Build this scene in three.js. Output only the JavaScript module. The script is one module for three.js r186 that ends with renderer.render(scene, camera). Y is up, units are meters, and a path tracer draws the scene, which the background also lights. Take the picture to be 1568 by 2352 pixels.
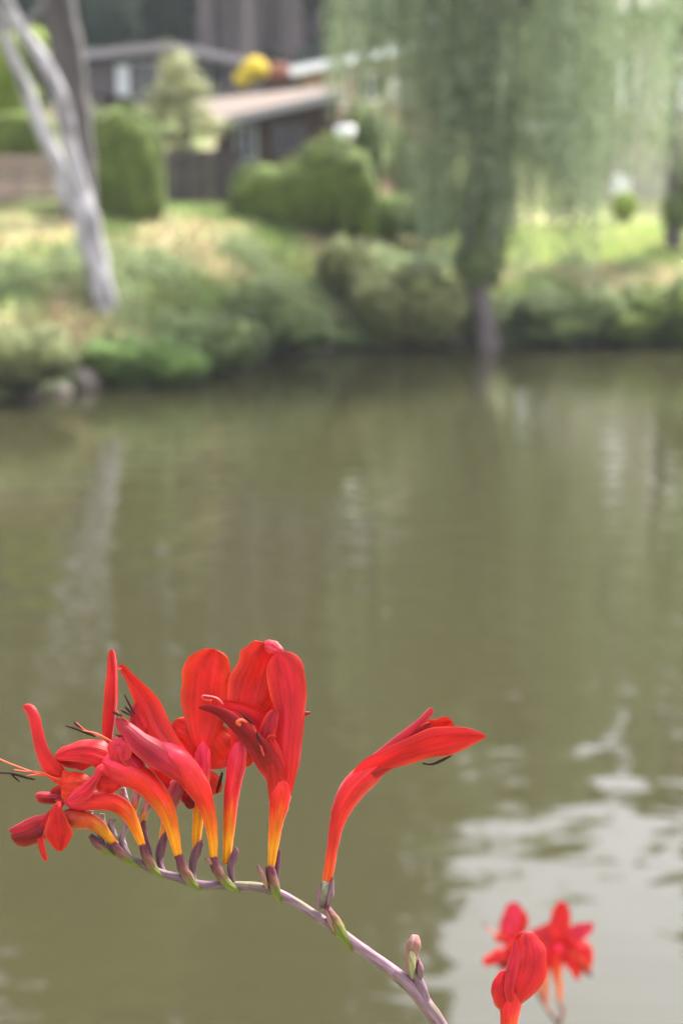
import * as THREE from 'three';
import { mergeGeometries } from 'three/addons/utils/BufferGeometryUtils.js';

// ---------------------------------------------------------------- camera, sky, sun, exposure
const scene = new THREE.Scene();
const CAM_H = 2.5, FOV = 39, PITCH = 12.33 * Math.PI / 180;
const camera = new THREE.PerspectiveCamera(FOV, 682 / 1024, 0.03, 900);
camera.position.set(0, CAM_H, 0);
camera.rotation.x = -PITCH;
camera.focus = 0.34;
camera.userData.fStop = 14;
camera.updateMatrixWorld();
scene.add(camera);

const renderer = new THREE.WebGLRenderer({ antialias: true });
renderer.toneMapping = THREE.LinearToneMapping;
renderer.toneMappingExposure = 6.1;
renderer.shadowMap.enabled = true;
renderer.shadowMap.type = THREE.PCFSoftShadowMap;

// seeded random numbers and noise
function rng(seed) { let a = seed >>> 0; return () => { a = (a + 0x6D2B79F5) | 0; let t = Math.imul(a ^ (a >>> 15), 1 | a); t = (t + Math.imul(t ^ (t >>> 7), 61 | t)) ^ t; return ((t ^ (t >>> 14)) >>> 0) / 4294967296; }; }
function h3(x, y, z) { let n = Math.imul(x, 374761393) + Math.imul(y, 668265263) + Math.imul(z, 2147483647 ^ 1274126177); n = Math.imul(n ^ (n >>> 13), 1274126177); return ((n ^ (n >>> 16)) >>> 0) / 4294967296; }
function noise(x, y = 0, z = 0) {
  const xi = Math.floor(x), yi = Math.floor(y), zi = Math.floor(z), s = (t) => t * t * (3 - 2 * t);
  const u = s(x - xi), v = s(y - yi), w = s(z - zi), L = (a, b, t) => a + (b - a) * t;
  const c = (i, j, k) => h3(xi + i, yi + j, zi + k);
  return L(L(L(c(0, 0, 0), c(1, 0, 0), u), L(c(0, 1, 0), c(1, 1, 0), u), v), L(L(c(0, 0, 1), c(1, 0, 1), u), L(c(0, 1, 1), c(1, 1, 1), u), v), w) * 2 - 1;
}
function fbm(x, y, z = 0, o = 4) { let a = 0.5, s = 0; for (let i = 0; i < o; i++) { s += a * noise(x, y, z + i * 7.3); x *= 2.03; y *= 2.03; z *= 2.03; a *= 0.5; } return s; }
const clamp = (x, a = 0, b = 1) => Math.min(b, Math.max(a, x)), smooth = (a, b, x) => { const t = clamp((x - a) / (b - a)); return t * t * (3 - 2 * t); }, mix = (a, b, t) => a + (b - a) * t;
const mixc = (a, b, t) => [mix(a[0], b[0], t), mix(a[1], b[1], t), mix(a[2], b[2], t)];

const SUN = new THREE.Vector3(0.4, 0.74, -0.54).normalize();   // the sun behind thin cloud, beyond the far bank
// an overcast sky: brighter towards the zenith and round the veiled sun, soft cloud structure all round
{
  const w = 512, h = 256, d = new Float32Array(w * h * 4);
  for (let j = 0; j < h; j++) for (let i = 0; i < w; i++) {
    const el = ((j + 0.5) / h - 0.5) * Math.PI, az = ((i + 0.5) / w - 0.5) * 2 * Math.PI, se = Math.sin(el), ce = Math.cos(el);
    const cl = fbm(Math.cos(az) * ce * 3 + 9, se * 5 + 3, Math.sin(az) * ce * 3 + 5);
    const toSun = Math.acos(clamp(Math.cos(az) * ce * SUN.x + se * SUN.y + Math.sin(az) * ce * SUN.z, -1, 1));
    const L = se > 0 ? (0.24 + 0.32 * se + 0.98 * Math.exp(-((toSun / 0.66) ** 2))) * (1 + 0.12 * cl) : 0.16;
    const k = (j * w + i) * 4; d[k] = L * 0.985; d[k + 1] = L * 0.985; d[k + 2] = L * 1.06; d[k + 3] = 1;
  }
  const sky = new THREE.DataTexture(d, w, h, THREE.RGBAFormat, THREE.FloatType);
  sky.mapping = THREE.EquirectangularReflectionMapping; sky.magFilter = THREE.LinearFilter; sky.minFilter = THREE.LinearFilter; sky.needsUpdate = true;
  scene.background = sky; scene.environment = sky;
}
const sun = new THREE.DirectionalLight(new THREE.Color(1, 0.95, 0.86), 3.5);
sun.target.position.set(0, 0, -20); sun.position.copy(SUN).multiplyScalar(70).add(sun.target.position); sun.castShadow = true; sun.shadow.radius = 22;
Object.assign(sun.shadow.camera, { left: -40, right: 40, top: 40, bottom: -40, near: 1, far: 140 });
sun.shadow.mapSize.set(2048, 2048);
scene.add(sun, sun.target);
scene.fog = new THREE.FogExp2(new THREE.Color(0.86, 0.92, 1.0), 0.0005);

// ---------------------------------------------------------------- helpers
const F = 1176 / Math.tan(FOV / 2 * Math.PI / 180), CT = Math.cos(PITCH), ST = Math.sin(PITCH);
const V = (x, y, z) => new THREE.Vector3(x, y, z);
function P(dx, dy, D) {                       // the point at depth D seen at (dx, dy) on a 1568 x 2352 picture
  const u = (dx - 784) / F, v = (1176 - dy) / F, t = D / (v * ST + CT);
  return V(u * t, CAM_H + t * (v * CT - ST), -D);
}
const taken = {};
function numbered(n) { const k = taken[n] = (taken[n] ?? -1) + 1; return k ? `${n}_${String(k).padStart(3, '0')}` : n; }
function shade(o) { o.castShadow = true; o.receiveShadow = true; return o; }
function thing(name, label, category, pos = V(0, 0, 0), group) {
  const g = new THREE.Group(); g.name = numbered(name); g.position.copy(pos); g.userData = { label, category }; if (group) g.userData.group = group;
  scene.add(g); return g;
}
function part(name, geo, m, parent) { const o = shade(new THREE.Mesh(geo, m)); o.name = name; parent.add(o); return o; }
function struct(name, geo, m) { const o = shade(new THREE.Mesh(geo, m)); o.name = name; o.userData = { kind: 'structure' }; scene.add(o); return o; }

// swept tube: pts = [{p:Vector3, r, c:[r,g,b]}], smooth through the points; squash flattens it along the hint
function catmull(a, b, c, d, t) { return 0.5 * (2 * b + (c - a) * t + (2 * a - 5 * b + 4 * c - d) * t * t + (3 * b - a - 3 * c + d) * t * t * t); }
function spline(rows, u) {                    // rows of numbers, u in 0..1
  const n = rows.length - 1, s = clamp(u) * n, i = Math.min(n - 1, Math.floor(s)), t = s - i, g = (k) => rows[Math.max(0, Math.min(n, k))];
  return rows[0].map((_, k) => catmull(g(i - 1)[k], g(i)[k], g(i + 1)[k], g(i + 2)[k], t));
}
function sweep(rows, { seg = 30, rad = 10, color = () => [1, 1, 1], lobe = 0, lobes = 3, rough = 0, squash = 1, caps = true, close = 0, map = null, vlen = null, seed = 0 } = {}) {
  // rows: [x, y, z, r]; map turns a row-space point into a world point
  const pos = [], col = [], uv = [], idx = [];
  const cs = []; for (let i = 0; i <= seg; i++) cs.push(spline(rows, i / seg));
  let nrm = null, len = 0;
  for (let i = 0; i <= seg; i++) {
    const a = cs[Math.max(0, i - 1)], b = cs[Math.min(seg, i + 1)], T = V(b[0] - a[0], b[1] - a[1], b[2] - a[2]).normalize();
    if (!nrm) { nrm = Math.abs(T.z) < 0.9 ? V(0, 0, 1) : V(0, 1, 0); }
    nrm = nrm.clone().addScaledVector(T, -nrm.dot(T)).normalize();
    const B = V().crossVectors(T, nrm);
    if (i) len += Math.hypot(cs[i][0] - cs[i - 1][0], cs[i][1] - cs[i - 1][1], cs[i][2] - cs[i - 1][2]);
    for (let j = 0; j <= rad; j++) {
      const th = j / rad * 2 * Math.PI, end = i / seg > 1 - close ? Math.sqrt(Math.max(0.003, 1 - ((i / seg - 1 + close) / close) ** 2)) : 1, r = Math.max(1e-5, cs[i][3]) * end * (1 + lobe * Math.cos(th * lobes) + rough * noise(Math.cos(th) * 2 + seed, i * 0.7, Math.sin(th) * 2));
      const ca = Math.cos(th) * r * squash, sa = Math.sin(th) * r;
      const q = V(cs[i][0] + nrm.x * ca + B.x * sa, cs[i][1] + nrm.y * ca + B.y * sa, cs[i][2] + nrm.z * ca + B.z * sa);
      const w = map ? map(q.x, q.y, q.z) : q;
      pos.push(w.x, w.y, w.z); col.push(...color(i / seg, th, q)); uv.push(j / rad, vlen ? len / vlen : i / seg);
    }
  }
  const k = rad + 1;
  for (let i = 0; i < seg; i++) for (let j = 0; j < rad; j++) { const a = i * k + j; idx.push(a, a + 1, a + k, a + 1, a + k + 1, a + k); }
  if (caps) for (const i of [0, seg]) {
    const c = pos.length / 3, q = V(cs[i][0], cs[i][1], cs[i][2]), w = map ? map(q.x, q.y, q.z) : q;
    pos.push(w.x, w.y, w.z); col.push(...color(i / seg, 0, q)); uv.push(0.5, i / seg);
    for (let j = 0; j < rad; j++) i ? idx.push(i * k + j, i * k + j + 1, c) : idx.push(j + 1, j, c);
  }
  return geom(pos, col, uv, idx);
}
function geom(pos, col, uv, idx) {
  const g = new THREE.BufferGeometry();
  g.setAttribute('position', new THREE.Float32BufferAttribute(pos, 3));
  g.setAttribute('color', new THREE.Float32BufferAttribute(col, 3));
  g.setAttribute('uv', new THREE.Float32BufferAttribute(uv, 2));
  g.setIndex(idx); g.computeVertexNormals(); return g;
}
// a cloud of leaf blades: sample() returns [x, y, z, nx, ny, nz]; each leaf is a bent four-cornered blade
function leafCloud(n, sample, len, wid, ca, cb, R, { spread = 0.6, hang = 0 } = {}) {
  const pos = new Float32Array(n * 12), nor = new Float32Array(n * 12), col = new Float32Array(n * 12), idx = new Uint32Array(n * 6);
  const N = V(), T = V(), B = V(), c = V();
  for (let i = 0; i < n; i++) {
    const s = sample(i); c.set(s[0], s[1], s[2]);
    N.set(s[3] + (R() - 0.5) * 2 * spread, s[4] + (R() - 0.5) * 2 * spread, s[5] + (R() - 0.5) * 2 * spread).normalize();
    T.set(R() - 0.5, (R() - 0.5) - hang, R() - 0.5); T.addScaledVector(N, -T.dot(N)).normalize(); B.crossVectors(N, T);
    const L = len * (0.6 + 0.8 * R()), W = wid * (0.6 + 0.8 * R()), t = R(), q = s[6] ?? 0.5, m = clamp(t * 0.6 + q * 0.4), br = 0.8 + 0.4 * R();
    const pts = [[-0.5, 0, 0], [-0.05, 0.5, 0.08], [0.5, 0, -0.04], [-0.05, -0.5, 0.08]];
    for (let k = 0; k < 4; k++) {
      const [a, b, e] = pts[k], o = (i * 4 + k) * 3;
      pos[o] = c.x + T.x * a * L + B.x * b * W + N.x * e * L; pos[o + 1] = c.y + T.y * a * L + B.y * b * W + N.y * e * L; pos[o + 2] = c.z + T.z * a * L + B.z * b * W + N.z * e * L;
      nor[o] = N.x; nor[o + 1] = N.y; nor[o + 2] = N.z;
      col[o] = mix(ca[0], cb[0], m) * br; col[o + 1] = mix(ca[1], cb[1], m) * br; col[o + 2] = mix(ca[2], cb[2], m) * br;
    }
    idx.set([i * 4, i * 4 + 2, i * 4 + 1, i * 4, i * 4 + 3, i * 4 + 2], i * 6);
  }
  const g = new THREE.BufferGeometry();
  g.setAttribute('position', new THREE.BufferAttribute(pos, 3)); g.setAttribute('normal', new THREE.BufferAttribute(nor, 3)); g.setAttribute('color', new THREE.BufferAttribute(col, 3));
  g.setIndex(new THREE.BufferAttribute(idx, 1)); return g;
}
const denseM = new THREE.MeshPhysicalMaterial({ vertexColors: true, roughness: 0.85, transmission: 0.12, thickness: 0, side: THREE.DoubleSide, specularIntensity: 0.4 });
const leafM = new THREE.MeshPhysicalMaterial({ vertexColors: true, roughness: 0.85, transmission: 0.35, thickness: 0, side: THREE.DoubleSide, specularIntensity: 0.4 });
function matte(r, g, b, rough = 0.9, extra = {}) { const m = new THREE.MeshStandardMaterial({ roughness: rough, ...extra }); m.color.setRGB(r, g, b); return m; }
const barkM = new THREE.MeshStandardMaterial({ vertexColors: true, roughness: 0.92 });
function streakTex(w, h, fn, srgb = true) {
  const d = new Uint8Array(w * h * 4);
  for (let j = 0; j < h; j++) for (let i = 0; i < w; i++) { const c = fn(i / w, j / h), k = (j * w + i) * 4; d[k] = clamp(c[0]) * 255; d[k + 1] = clamp(c[1]) * 255; d[k + 2] = clamp(c[2]) * 255; d[k + 3] = 255; }
  const t = new THREE.DataTexture(d, w, h); t.wrapS = t.wrapT = THREE.RepeatWrapping; t.magFilter = THREE.LinearFilter; t.minFilter = THREE.LinearMipmapLinearFilter; t.generateMipmaps = true;
  if (srgb) t.colorSpace = THREE.SRGBColorSpace; t.needsUpdate = true; return t;
}

// ---------------------------------------------------------------- terrain
const SHORE = [[-60, -13], [-20, -14.2], [-9, -15.2], [-4.2, -17.6], [-3.35, -19.3], [-2.6, -19.9], [-1.4, -22.0], [-0.2, -24.1], [1.5, -24.6], [3.4, -24.8], [6, -25.2], [14, -26.4], [60, -30]];
function shoreZ(x) {
  if (x <= SHORE[0][0]) return SHORE[0][1];
  for (let i = 1; i < SHORE.length; i++) if (x <= SHORE[i][0]) { const [a, b] = [SHORE[i - 1], SHORE[i]]; return mix(a[1], b[1], (x - a[0]) / (b[0] - a[0])) + 0.12 * noise(x * 1.7); }
  return -30;
}
function H(x, z) {
  if (z > -6) {                               // the near bank, under the photographer
    const e = -1.5 + 0.15 * noise(x * 1.3); return z < e ? Math.max(-0.9, 1.0 - (e - z) * 2.2) : 1.0 + 0.03 * noise(x * 2, z * 2);
  }
  const s = shoreZ(x) - z;
  if (s < 0) return Math.max(-0.9, s * 0.9 - 0.02);
  const k = smooth(-0.5, 2.0, x), A = mix(2.15, 1.8, k), tau = mix(4.0, 4.6, k);
  let h = 0.1 * smooth(0, 0.25, s) + A * (1 - Math.exp(-s / tau)) + 0.07 * fbm(x * 0.9, z * 0.9) * smooth(0, 1.5, s);
  h += smooth(0, 1, (-z - 37.5) / 11) * mix(3.6, 0.8, smooth(2, 9, x));
  return h;
}
{
  const xs = [], zs = [];
  for (let x = -220; x < -22; x += 9) xs.push(x); for (let x = -22; x < 22; x += 0.25) xs.push(x); for (let x = 22; x <= 220; x += 9) xs.push(x);
  for (let z = 40; z > -0.5; z -= 3) zs.push(z); for (let z = -0.5; z > -5; z -= 0.3) zs.push(z); for (let z = -5; z > -13; z -= 1.5) zs.push(z);
  for (let z = -13; z > -45; z -= 0.25) zs.push(z); for (let z = -45; z >= -420; z -= 9) zs.push(z);
  const pos = [], col = [], uv = [], idx = [];
  const dry = [0.37, 0.32, 0.18], green = [0.16, 0.2, 0.06], lawn = [0.3, 0.34, 0.11], soil = [0.045, 0.036, 0.03], moss = [0.09, 0.12, 0.04];
  for (const z of zs) for (const x of xs) {
    const s = z < -6 ? shoreZ(x) - z : 1, n = fbm(x * 0.8, z * 0.5, 2), n2 = fbm(x * 3, z * 3, 5);
    pos.push(x, H(x, z), z);
    let c = mixc(green, moss, clamp(0.5 + n2 * 1.6));
    const dryAmt = smooth(-0.15, 0.3, n + 0.25 * Math.exp(-(((s - 4.6) / 1.8) ** 2)) - 0.25 * smooth(6, 9, s));
    c = mixc(c, dry, dryAmt * 0.9);
    c = mixc(c, lawn, smooth(1.4, 2.6, x) * smooth(2.6, 5.0, s + n * 2) * (1 - 0.35 * smooth(0, 0.4, n2)));
    c = mixc(c, [0.2, 0.27, 0.07], smooth(1.0, 0.3, Math.hypot((x + 2.6) / 1.7, (z + 27.2) / 1.6)));
    c = mixc(soil, c, smooth(0.35, 1.1, s + n2 * 0.6));
    if (z < -37) c = mixc(c, [0.17, 0.125, 0.08], smooth(-0.2, 0.25, n2 + n) * 0.8);   // leaf litter
    col.push(...c.map((v) => v * (1 + 0.35 * n2))); uv.push(x / 2, z / 2);
  }
  const k = xs.length;
  for (let j = 0; j < zs.length - 1; j++) for (let i = 0; i < k - 1; i++) { const a = j * k + i; idx.push(a, a + 1, a + k, a + 1, a + k + 1, a + k); }
  struct('ground', geom(pos, col, uv, idx), new THREE.MeshStandardMaterial({ vertexColors: true, roughness: 1 }));
}
// the pond: turbid olive water with small ripples
{
  const n = 1024, hgt = new Float32Array(n * n), R = rng(11);
  const waves = [];
  for (let i = 0; i < 70; i++) {
    const kx = Math.round((R() - 0.5) * 34), ky = Math.round((R() < 0.75 ? 1 : -1) * (3 + R() * 54)); const k = Math.hypot(kx, ky);
    waves.push([kx, ky, R() * 6.283, 1 / Math.pow(k, 1.35)]);
  }
  for (let j = 0; j < n; j++) for (let i = 0; i < n; i++) { let s = 0; for (const [a, b, p, m] of waves) s += m * Math.sin((a * i + b * j) / n * 2 * Math.PI + p); hgt[j * n + i] = s; }
  let lo = 1e9, hi = -1e9; for (const v of hgt) { lo = Math.min(lo, v); hi = Math.max(hi, v); }
  const t = streakTex(n, n, (u, v) => { const q = (hgt[Math.round(v * n) * n + Math.round(u * n)] - lo) / (hi - lo); return [q, q, q]; }, false);
  t.repeat.set(1, 1);
  const m = new THREE.MeshPhysicalMaterial({ roughness: 0.02, bumpMap: t, bumpScale: 0.0068, ior: 1.333, specularIntensity: 1 });
  m.color.setRGB(0.0225, 0.0212, 0.0104);
  const g = new THREE.PlaneGeometry(300, 60, 60, 12); g.rotateX(-Math.PI / 2); g.translate(0, 0, -30.5);
  const uv = g.attributes.uv, p = g.attributes.position; for (let i = 0; i < uv.count; i++) uv.setXY(i, p.getX(i) / 5, -p.getZ(i) / 5);
  struct('pond_water', g, m);
}

// ---------------------------------------------------------------- vegetation builders
const GREEN = { hedge: [[0.032, 0.064, 0.02], [0.21, 0.275, 0.048]], bright: [[0.15, 0.23, 0.03], [0.34, 0.42, 0.06]], olive: [[0.2, 0.22, 0.11], [0.38, 0.38, 0.19]], ivy: [[0.075, 0.115, 0.045], [0.21, 0.265, 0.09]], willow: [[0.165, 0.23, 0.13], [0.38, 0.46, 0.26]], conifer: [[0.03, 0.06, 0.045], [0.085, 0.125, 0.085]], dull: [[0.12, 0.145, 0.055], [0.27, 0.29, 0.115]] };
function blob(c, r, R, seed, { low = 0.72, lump = 0.16, flat = 0.0, box = 0 } = {}) {
  return () => {
    let x, y, z, l; do { x = R() * 2 - 1; y = R() * 2 - 1; z = R() * 2 - 1; l = Math.hypot(x, y, z); } while (l > 1 || l < 0.05);
    x /= l; y /= l; z /= l;
    const k = (low + (1 - low) * Math.sqrt(R())) * (1 + lump * noise(x * 2.4 + seed, y * 2.4, z * 2.4) + lump * 0.6 * noise(x * 6 + seed, y * 6, z * 6));
    if (box) { const q = Math.pow(Math.abs(x) ** 4 + Math.abs(y) ** 4 + Math.abs(z) ** 4, -0.25), f = mix(1, q, box), e = 1 + 2 * box, nx = Math.sign(x) * Math.abs(x) ** e, ny = Math.sign(y) * Math.abs(y) ** e, nz = Math.sign(z) * Math.abs(z) ** e; return [c.x + x * r.x * k * f, c.y + y * r.y * k * f, c.z + z * r.z * k * f, nx * 2, ny * 2, nz * 2, clamp(0.5 + 0.5 * noise(x * 3 + seed, y * 3, z * 3))]; }
    return [c.x + x * r.x * k, Math.max(c.y - r.y * (1 - flat), c.y + y * r.y * k), c.z + z * r.z * k, x / r.x, y / r.y, z / r.z, clamp(0.5 + 0.5 * noise(x * 3 + seed, y * 3, z * 3))];
  };
}
let SEED = 100;
// lumps: [cx, cy, rx, ry] on the 1568-wide picture, each at depth D with half-thickness rz metres
function shrub(name, label, category, D, lumps, rz, tones, n, { leaf = [0.1, 0.05], group, low, lump, box, spread } = {}) {
  const R = rng(++SEED), k = D / F, cen = lumps.map(([x, y, rx, ry, dz = 0]) => [P(x, y, D - dz), V(rx * k, ry * k, rz)]);
  const b = cen[0][0], base = V(b.x, H(b.x, b.z) - 0.02, b.z), g = thing(name, label, category, base, group);
  const areas = cen.map(([, r]) => r.x * r.y + r.y * r.z + r.x * r.z), tot = areas.reduce((a, c) => a + c, 0), geos = [];
  cen.forEach(([c, r], i) => geos.push(leafCloud(Math.round(n * areas[i] / tot), blob(c.clone().sub(base), r, R, SEED + i * 3.1, { low, lump, box }), leaf[0], leaf[1], ...tones, R, { spread })));
  part('foliage', mergeGeometries(geos), box ? denseM : leafM, g);
  for (let i = 0; i < 4; i++) { const a = i * 1.7, [c, r] = cen[i % cen.length], q = c.clone().sub(base); part('stem', sweep([[q.x * 0.6 + Math.cos(a) * 0.1, H(base.x + q.x * 0.6, base.z) - base.y - 0.05, Math.sin(a) * 0.1, 0.04], [q.x * 0.9 + Math.cos(a) * r.x * 0.3, q.y - r.y * 0.2, q.z + Math.sin(a) * r.z * 0.3, 0.025], [q.x + Math.cos(a) * r.x * 0.5, q.y + r.y * 0.5, q.z + Math.sin(a) * r.z * 0.5, 0.01]], { seg: 6, rad: 5, color: () => [0.09, 0.07, 0.05] }), barkM, g); }
  return g;
}
const barkCol = (a, b, seed, fx = 3, fy = 9) => (u, th, q) => { const n = clamp(0.5 + 1.5 * fbm(Math.cos(th) * fx + seed, q.y * fy * 0.3, Math.sin(th) * fx)); return mixc(a, b, n); };
// a limb through world points [[x,y,z,r],...] expressed relative to base
const rel = (pts, base) => pts.map(([p, r]) => [p.x - base.x, p.y - base.y, p.z - base.z, r]);
function limb(name, pts, base, g, ca, cb, o = {}) { return part(name, sweep(rel(pts, base), { seg: o.seg ?? 28, rad: o.rad ?? 12, rough: o.rough ?? 0.12, seed: ++SEED, color: barkCol(ca, cb, SEED, o.fx, o.fy) }), barkM, g); }

// pale-barked leaning tree on the left bank
{
  const D = 20.6, k = D / F, base = P(248, 745, D); base.y = H(base.x, base.z) - 0.05;
  const g = thing('pale_bark_tree', 'leaning tree with pale grey-white forked trunk on the left bank', 'tree', base);
  const a = [0.07, 0.062, 0.065], b = [0.4, 0.385, 0.405];
  limb('trunk', [[base.clone(), 33.6 * k], [P(240, 690, D), 27.7 * k], [P(215, 580, D), 28.6 * k], [P(196, 500, D), 30.2 * k], [P(180, 455, D), 30.2 * k]], base, g, a, b, { seg: 30, fx: 2, fy: 12 });
  limb('limb', [[P(205, 500, D), 22.7 * k], [P(185, 430, D), 20.2 * k], [P(160, 330, D - 0.05), 17.6 * k], [P(142, 230, D - 0.1), 17.6 * k], [P(105, 150, D - 0.1), 16.8 * k], [P(62, 85, D), 16.0 * k], [P(20, 20, D), 15.1 * k], [P(-40, -120, D), 13.4 * k], [P(-110, -420, D), 10.1 * k]], base, g, a, b, { seg: 44, fx: 2, fy: 12 });
  limb('limb', [[P(170, 490, D + 0.1), 20.2 * k], [P(135, 385, D + 0.15), 17.6 * k], [P(95, 290, D + 0.2), 16.0 * k], [P(55, 190, D + 0.2), 15.1 * k], [P(20, 110, D + 0.2), 14.3 * k], [P(5, 20, D + 0.2), 13.4 * k], [P(-10, -150, D + 0.3), 10.9 * k], [P(60, -420, D + 0.4), 7.6 * k]], base, g, a, b, { seg: 44, fx: 2, fy: 12 });
  limb('limb', [[P(52, 75, D), 7.6 * k], [P(72, 40, D), 6.7 * k], [P(110, -5, D), 6.7 * k], [P(170, -120, D), 5.9 * k], [P(230, -340, D), 4.2 * k]], base, g, a, b, { seg: 20, rad: 8 });
  const R = rng(77), geos = [];
  for (const [x, y, rx] of [[-120, -430, 220], [60, -500, 230], [230, -420, 210], [-20, -640, 230], [170, -660, 200], [-260, -260, 160], [330, -300, 120], [60, -820, 180]]) { const c = P(x, y, D + (R() - 0.5) * 2).sub(base); geos.push(leafCloud(3800, blob(c, V(rx * k, rx * k * 0.75, rx * k), R, R() * 50, { low: 0.2, lump: 0.3 }), 0.1, 0.06, ...GREEN.dull, R)); }
  part('crown', mergeGeometries(geos), leafM, g);
}
// dark straight trunk behind it
{
  const D = 24.2, k = D / F, base = P(192, 625, D); base.y = H(base.x, base.z) - 0.05;
  const g = thing('dark_trunk_tree', 'tall tree with straight dark grey-brown trunk behind the pale forked tree', 'tree', base);
  limb('trunk', [[base.clone(), 46 * k], [P(190, 560, D), 36 * k], [P(186, 400, D), 33 * k], [P(172, 250, D), 35 * k], [P(150, 100, D), 37 * k], [P(130, 0, D), 38 * k], [P(105, -200, D), 34 * k], [P(80, -600, D), 26 * k], [P(70, -1300, D), 10 * k]], base, g, [0.042, 0.036, 0.037], [0.09, 0.078, 0.08], { seg: 60, fx: 4, fy: 2, rough: 0.1 });
  const R = rng(78), geos = [];
  for (let i = 0; i < 16; i++) { const y = -350 - i * 75, s = 340 - i * 14, a = i * 2.4, c = P(100 + Math.cos(a) * s * 0.6, y, D + Math.sin(a) * s * 0.6 * k).sub(base); geos.push(leafCloud(2300, blob(c, V(s * 0.6 * k, s * 0.34 * k, s * 0.6 * k), R, R() * 50, { low: 0.2, lump: 0.3 }), 0.2, 0.09, ...GREEN.conifer, R, { hang: 0.4 })); }
  part('crown', mergeGeometries(geos), leafM, g);
}
// wooden bench
const woodM = [matte(0.24, 0.175, 0.15), matte(0.29, 0.215, 0.185), matte(0.2, 0.15, 0.135)];
const box = (w, h, d, x, y, z) => new THREE.BoxGeometry(w, h, d).translate(x, y, z);
{
  const D = 25.5, c = P(40, 505, D), base = V(c.x, H(c.x, c.z), c.z), g = thing('wooden_bench', 'weathered brown wooden bench with plank back on the left bank', 'bench', base);
  for (let i = 0; i < 5; i++) part('back_plank', box(1.75, 0.135, 0.035, 0, 0.5 + i * 0.155, -0.22 - i * 0.02), woodM[i % 3], g);
  for (let i = 0; i < 3; i++) part('seat_plank', box(1.75, 0.05, 0.14, 0, 0.32, -0.08 + i * 0.16), woodM[(i + 1) % 3], g);
  for (const x of [-0.75, 0.75]) { part('leg', box(0.09, 0.36, 0.08, x, 0.11, 0.2), woodM[2], g); part('leg', box(0.09, 1.25, 0.07, x, 0.55, -0.29), woodM[2], g); }
}
shrub('bushy_hedge', 'green clipped hedge behind the wooden bench at the left edge', 'hedge', 28, [[25, 320, 100, 58], [-90, 330, 100, 76]], 0.7, GREEN.hedge, 17000, { box: 0.7, lump: 0.1, spread: 0.42 });
shrub('round_shrub', 'tall rounded dark green clipped shrub beside the dark straight trunk', 'shrub', 26, [[288, 402, 90, 146], [262, 390, 80, 124]], 0.75, GREEN.hedge, 25000, { leaf: [0.1, 0.055], lump: 0.11, low: 0.6, box: 0.42, spread: 0.42 });
shrub('bright_bush', 'bright yellow-green bush seen beside the pale forked trunk, upper left', 'bush', 29, [[80, 100, 38, 34], [10, 170, 60, 90], [20, 240, 80, 60]], 0.6, GREEN.bright, 7000);
shrub('olive_bush', 'airy pale olive bush in front of the upper dark house', 'bush', 31, [[405, 165, 46, 50], [440, 205, 44, 40], [375, 225, 44, 36], [430, 260, 70, 30], [345, 275, 44, 34], [475, 290, 52, 26], [400, 315, 56, 24], [420, 345, 40, 18]], 0.7, GREEN.olive, 5200, { low: 0.05, lump: 0.6, leaf: [0.13, 0.05] });
shrub('clipped_hedge', 'large two-humped dark green hedge in front of the brown building', 'hedge', 28.5, [[622, 466, 94, 84], [765, 438, 86, 112], [690, 462, 96, 88], [820, 470, 50, 82]], 0.85, GREEN.hedge, 36000, { leaf: [0.1, 0.055], lump: 0.2, low: 0.6, box: 0.4, spread: 0.42 });
shrub('low_hedge', 'low green hedge to the right of the two-humped hedge', 'hedge', 29.5, [[890, 498, 72, 48], [965, 502, 60, 42], [1020, 480, 54, 62]], 0.6, GREEN.hedge, 10000, { leaf: [0.09, 0.05], lump: 0.12, box: 0.6, spread: 0.42 });
shrub('yellow_bush', 'bright yellow flowering bush between the upper house and red bush', 'bush', 42, [[585, 160, 30, 25], [560, 182, 22, 18]], 0.4, [[0.55, 0.42, 0.03], [0.8, 0.66, 0.05]], 3500, { leaf: [0.1, 0.07] });
shrub('red_bush', 'dusky red-leaved bush beside the yellow bush', 'bush', 43, [[645, 172, 42, 24], [690, 178, 24, 16]], 0.5, [[0.2, 0.06, 0.045], [0.34, 0.15, 0.09]], 3500, { leaf: [0.1, 0.07] });
shrub('dark_shrub', 'dark leafy shrub between the brown building and the willow curtain', 'shrub', 33.5, [[830, 290, 52, 62], [880, 340, 66, 80], [950, 400, 60, 70], [830, 390, 50, 70]], 0.7, GREEN.ivy, 9000, { low: 0.3, lump: 0.35 });
shrub('small_green_bush', 'small bright green bush by the pale path at far right', 'bush', 37, [[1432, 472, 30, 32]], 0.35, GREEN.bright, 2500);

// ---------------------------------------------------------------- buildings
const darkWood = matte(0.055, 0.04, 0.042), fasciaM = matte(0.24, 0.24, 0.265, 0.7), roofM = matte(0.075, 0.05, 0.037), trimM = matte(0.7, 0.71, 0.74, 0.6), glassM = new THREE.MeshPhysicalMaterial({ roughness: 0.05, color: 0x0b0f12, specularIntensity: 1 });
function prism(pts, depth) { const s = new THREE.Shape(pts.map(([x, y]) => new THREE.Vector2(x, y))); return new THREE.ExtrudeGeometry(s, { depth, bevelEnabled: false }); }
function windowPart(g, w, h, x, y, z, fm, gm) { const f = part('window', box(w, h, 0.04, x, y, z), gm, g); const t = 0.07; part('frame', mergeGeometries([box(w + t, t, 0.09, x, y + h / 2, z), box(w + t, t, 0.09, x, y - h / 2, z), box(t, h, 0.085, x - w / 2, y, z), box(t, h, 0.085, x + w / 2, y, z), box(t * 0.7, h, 0.08, x, y, z)]), fm, f); return f; }
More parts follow.
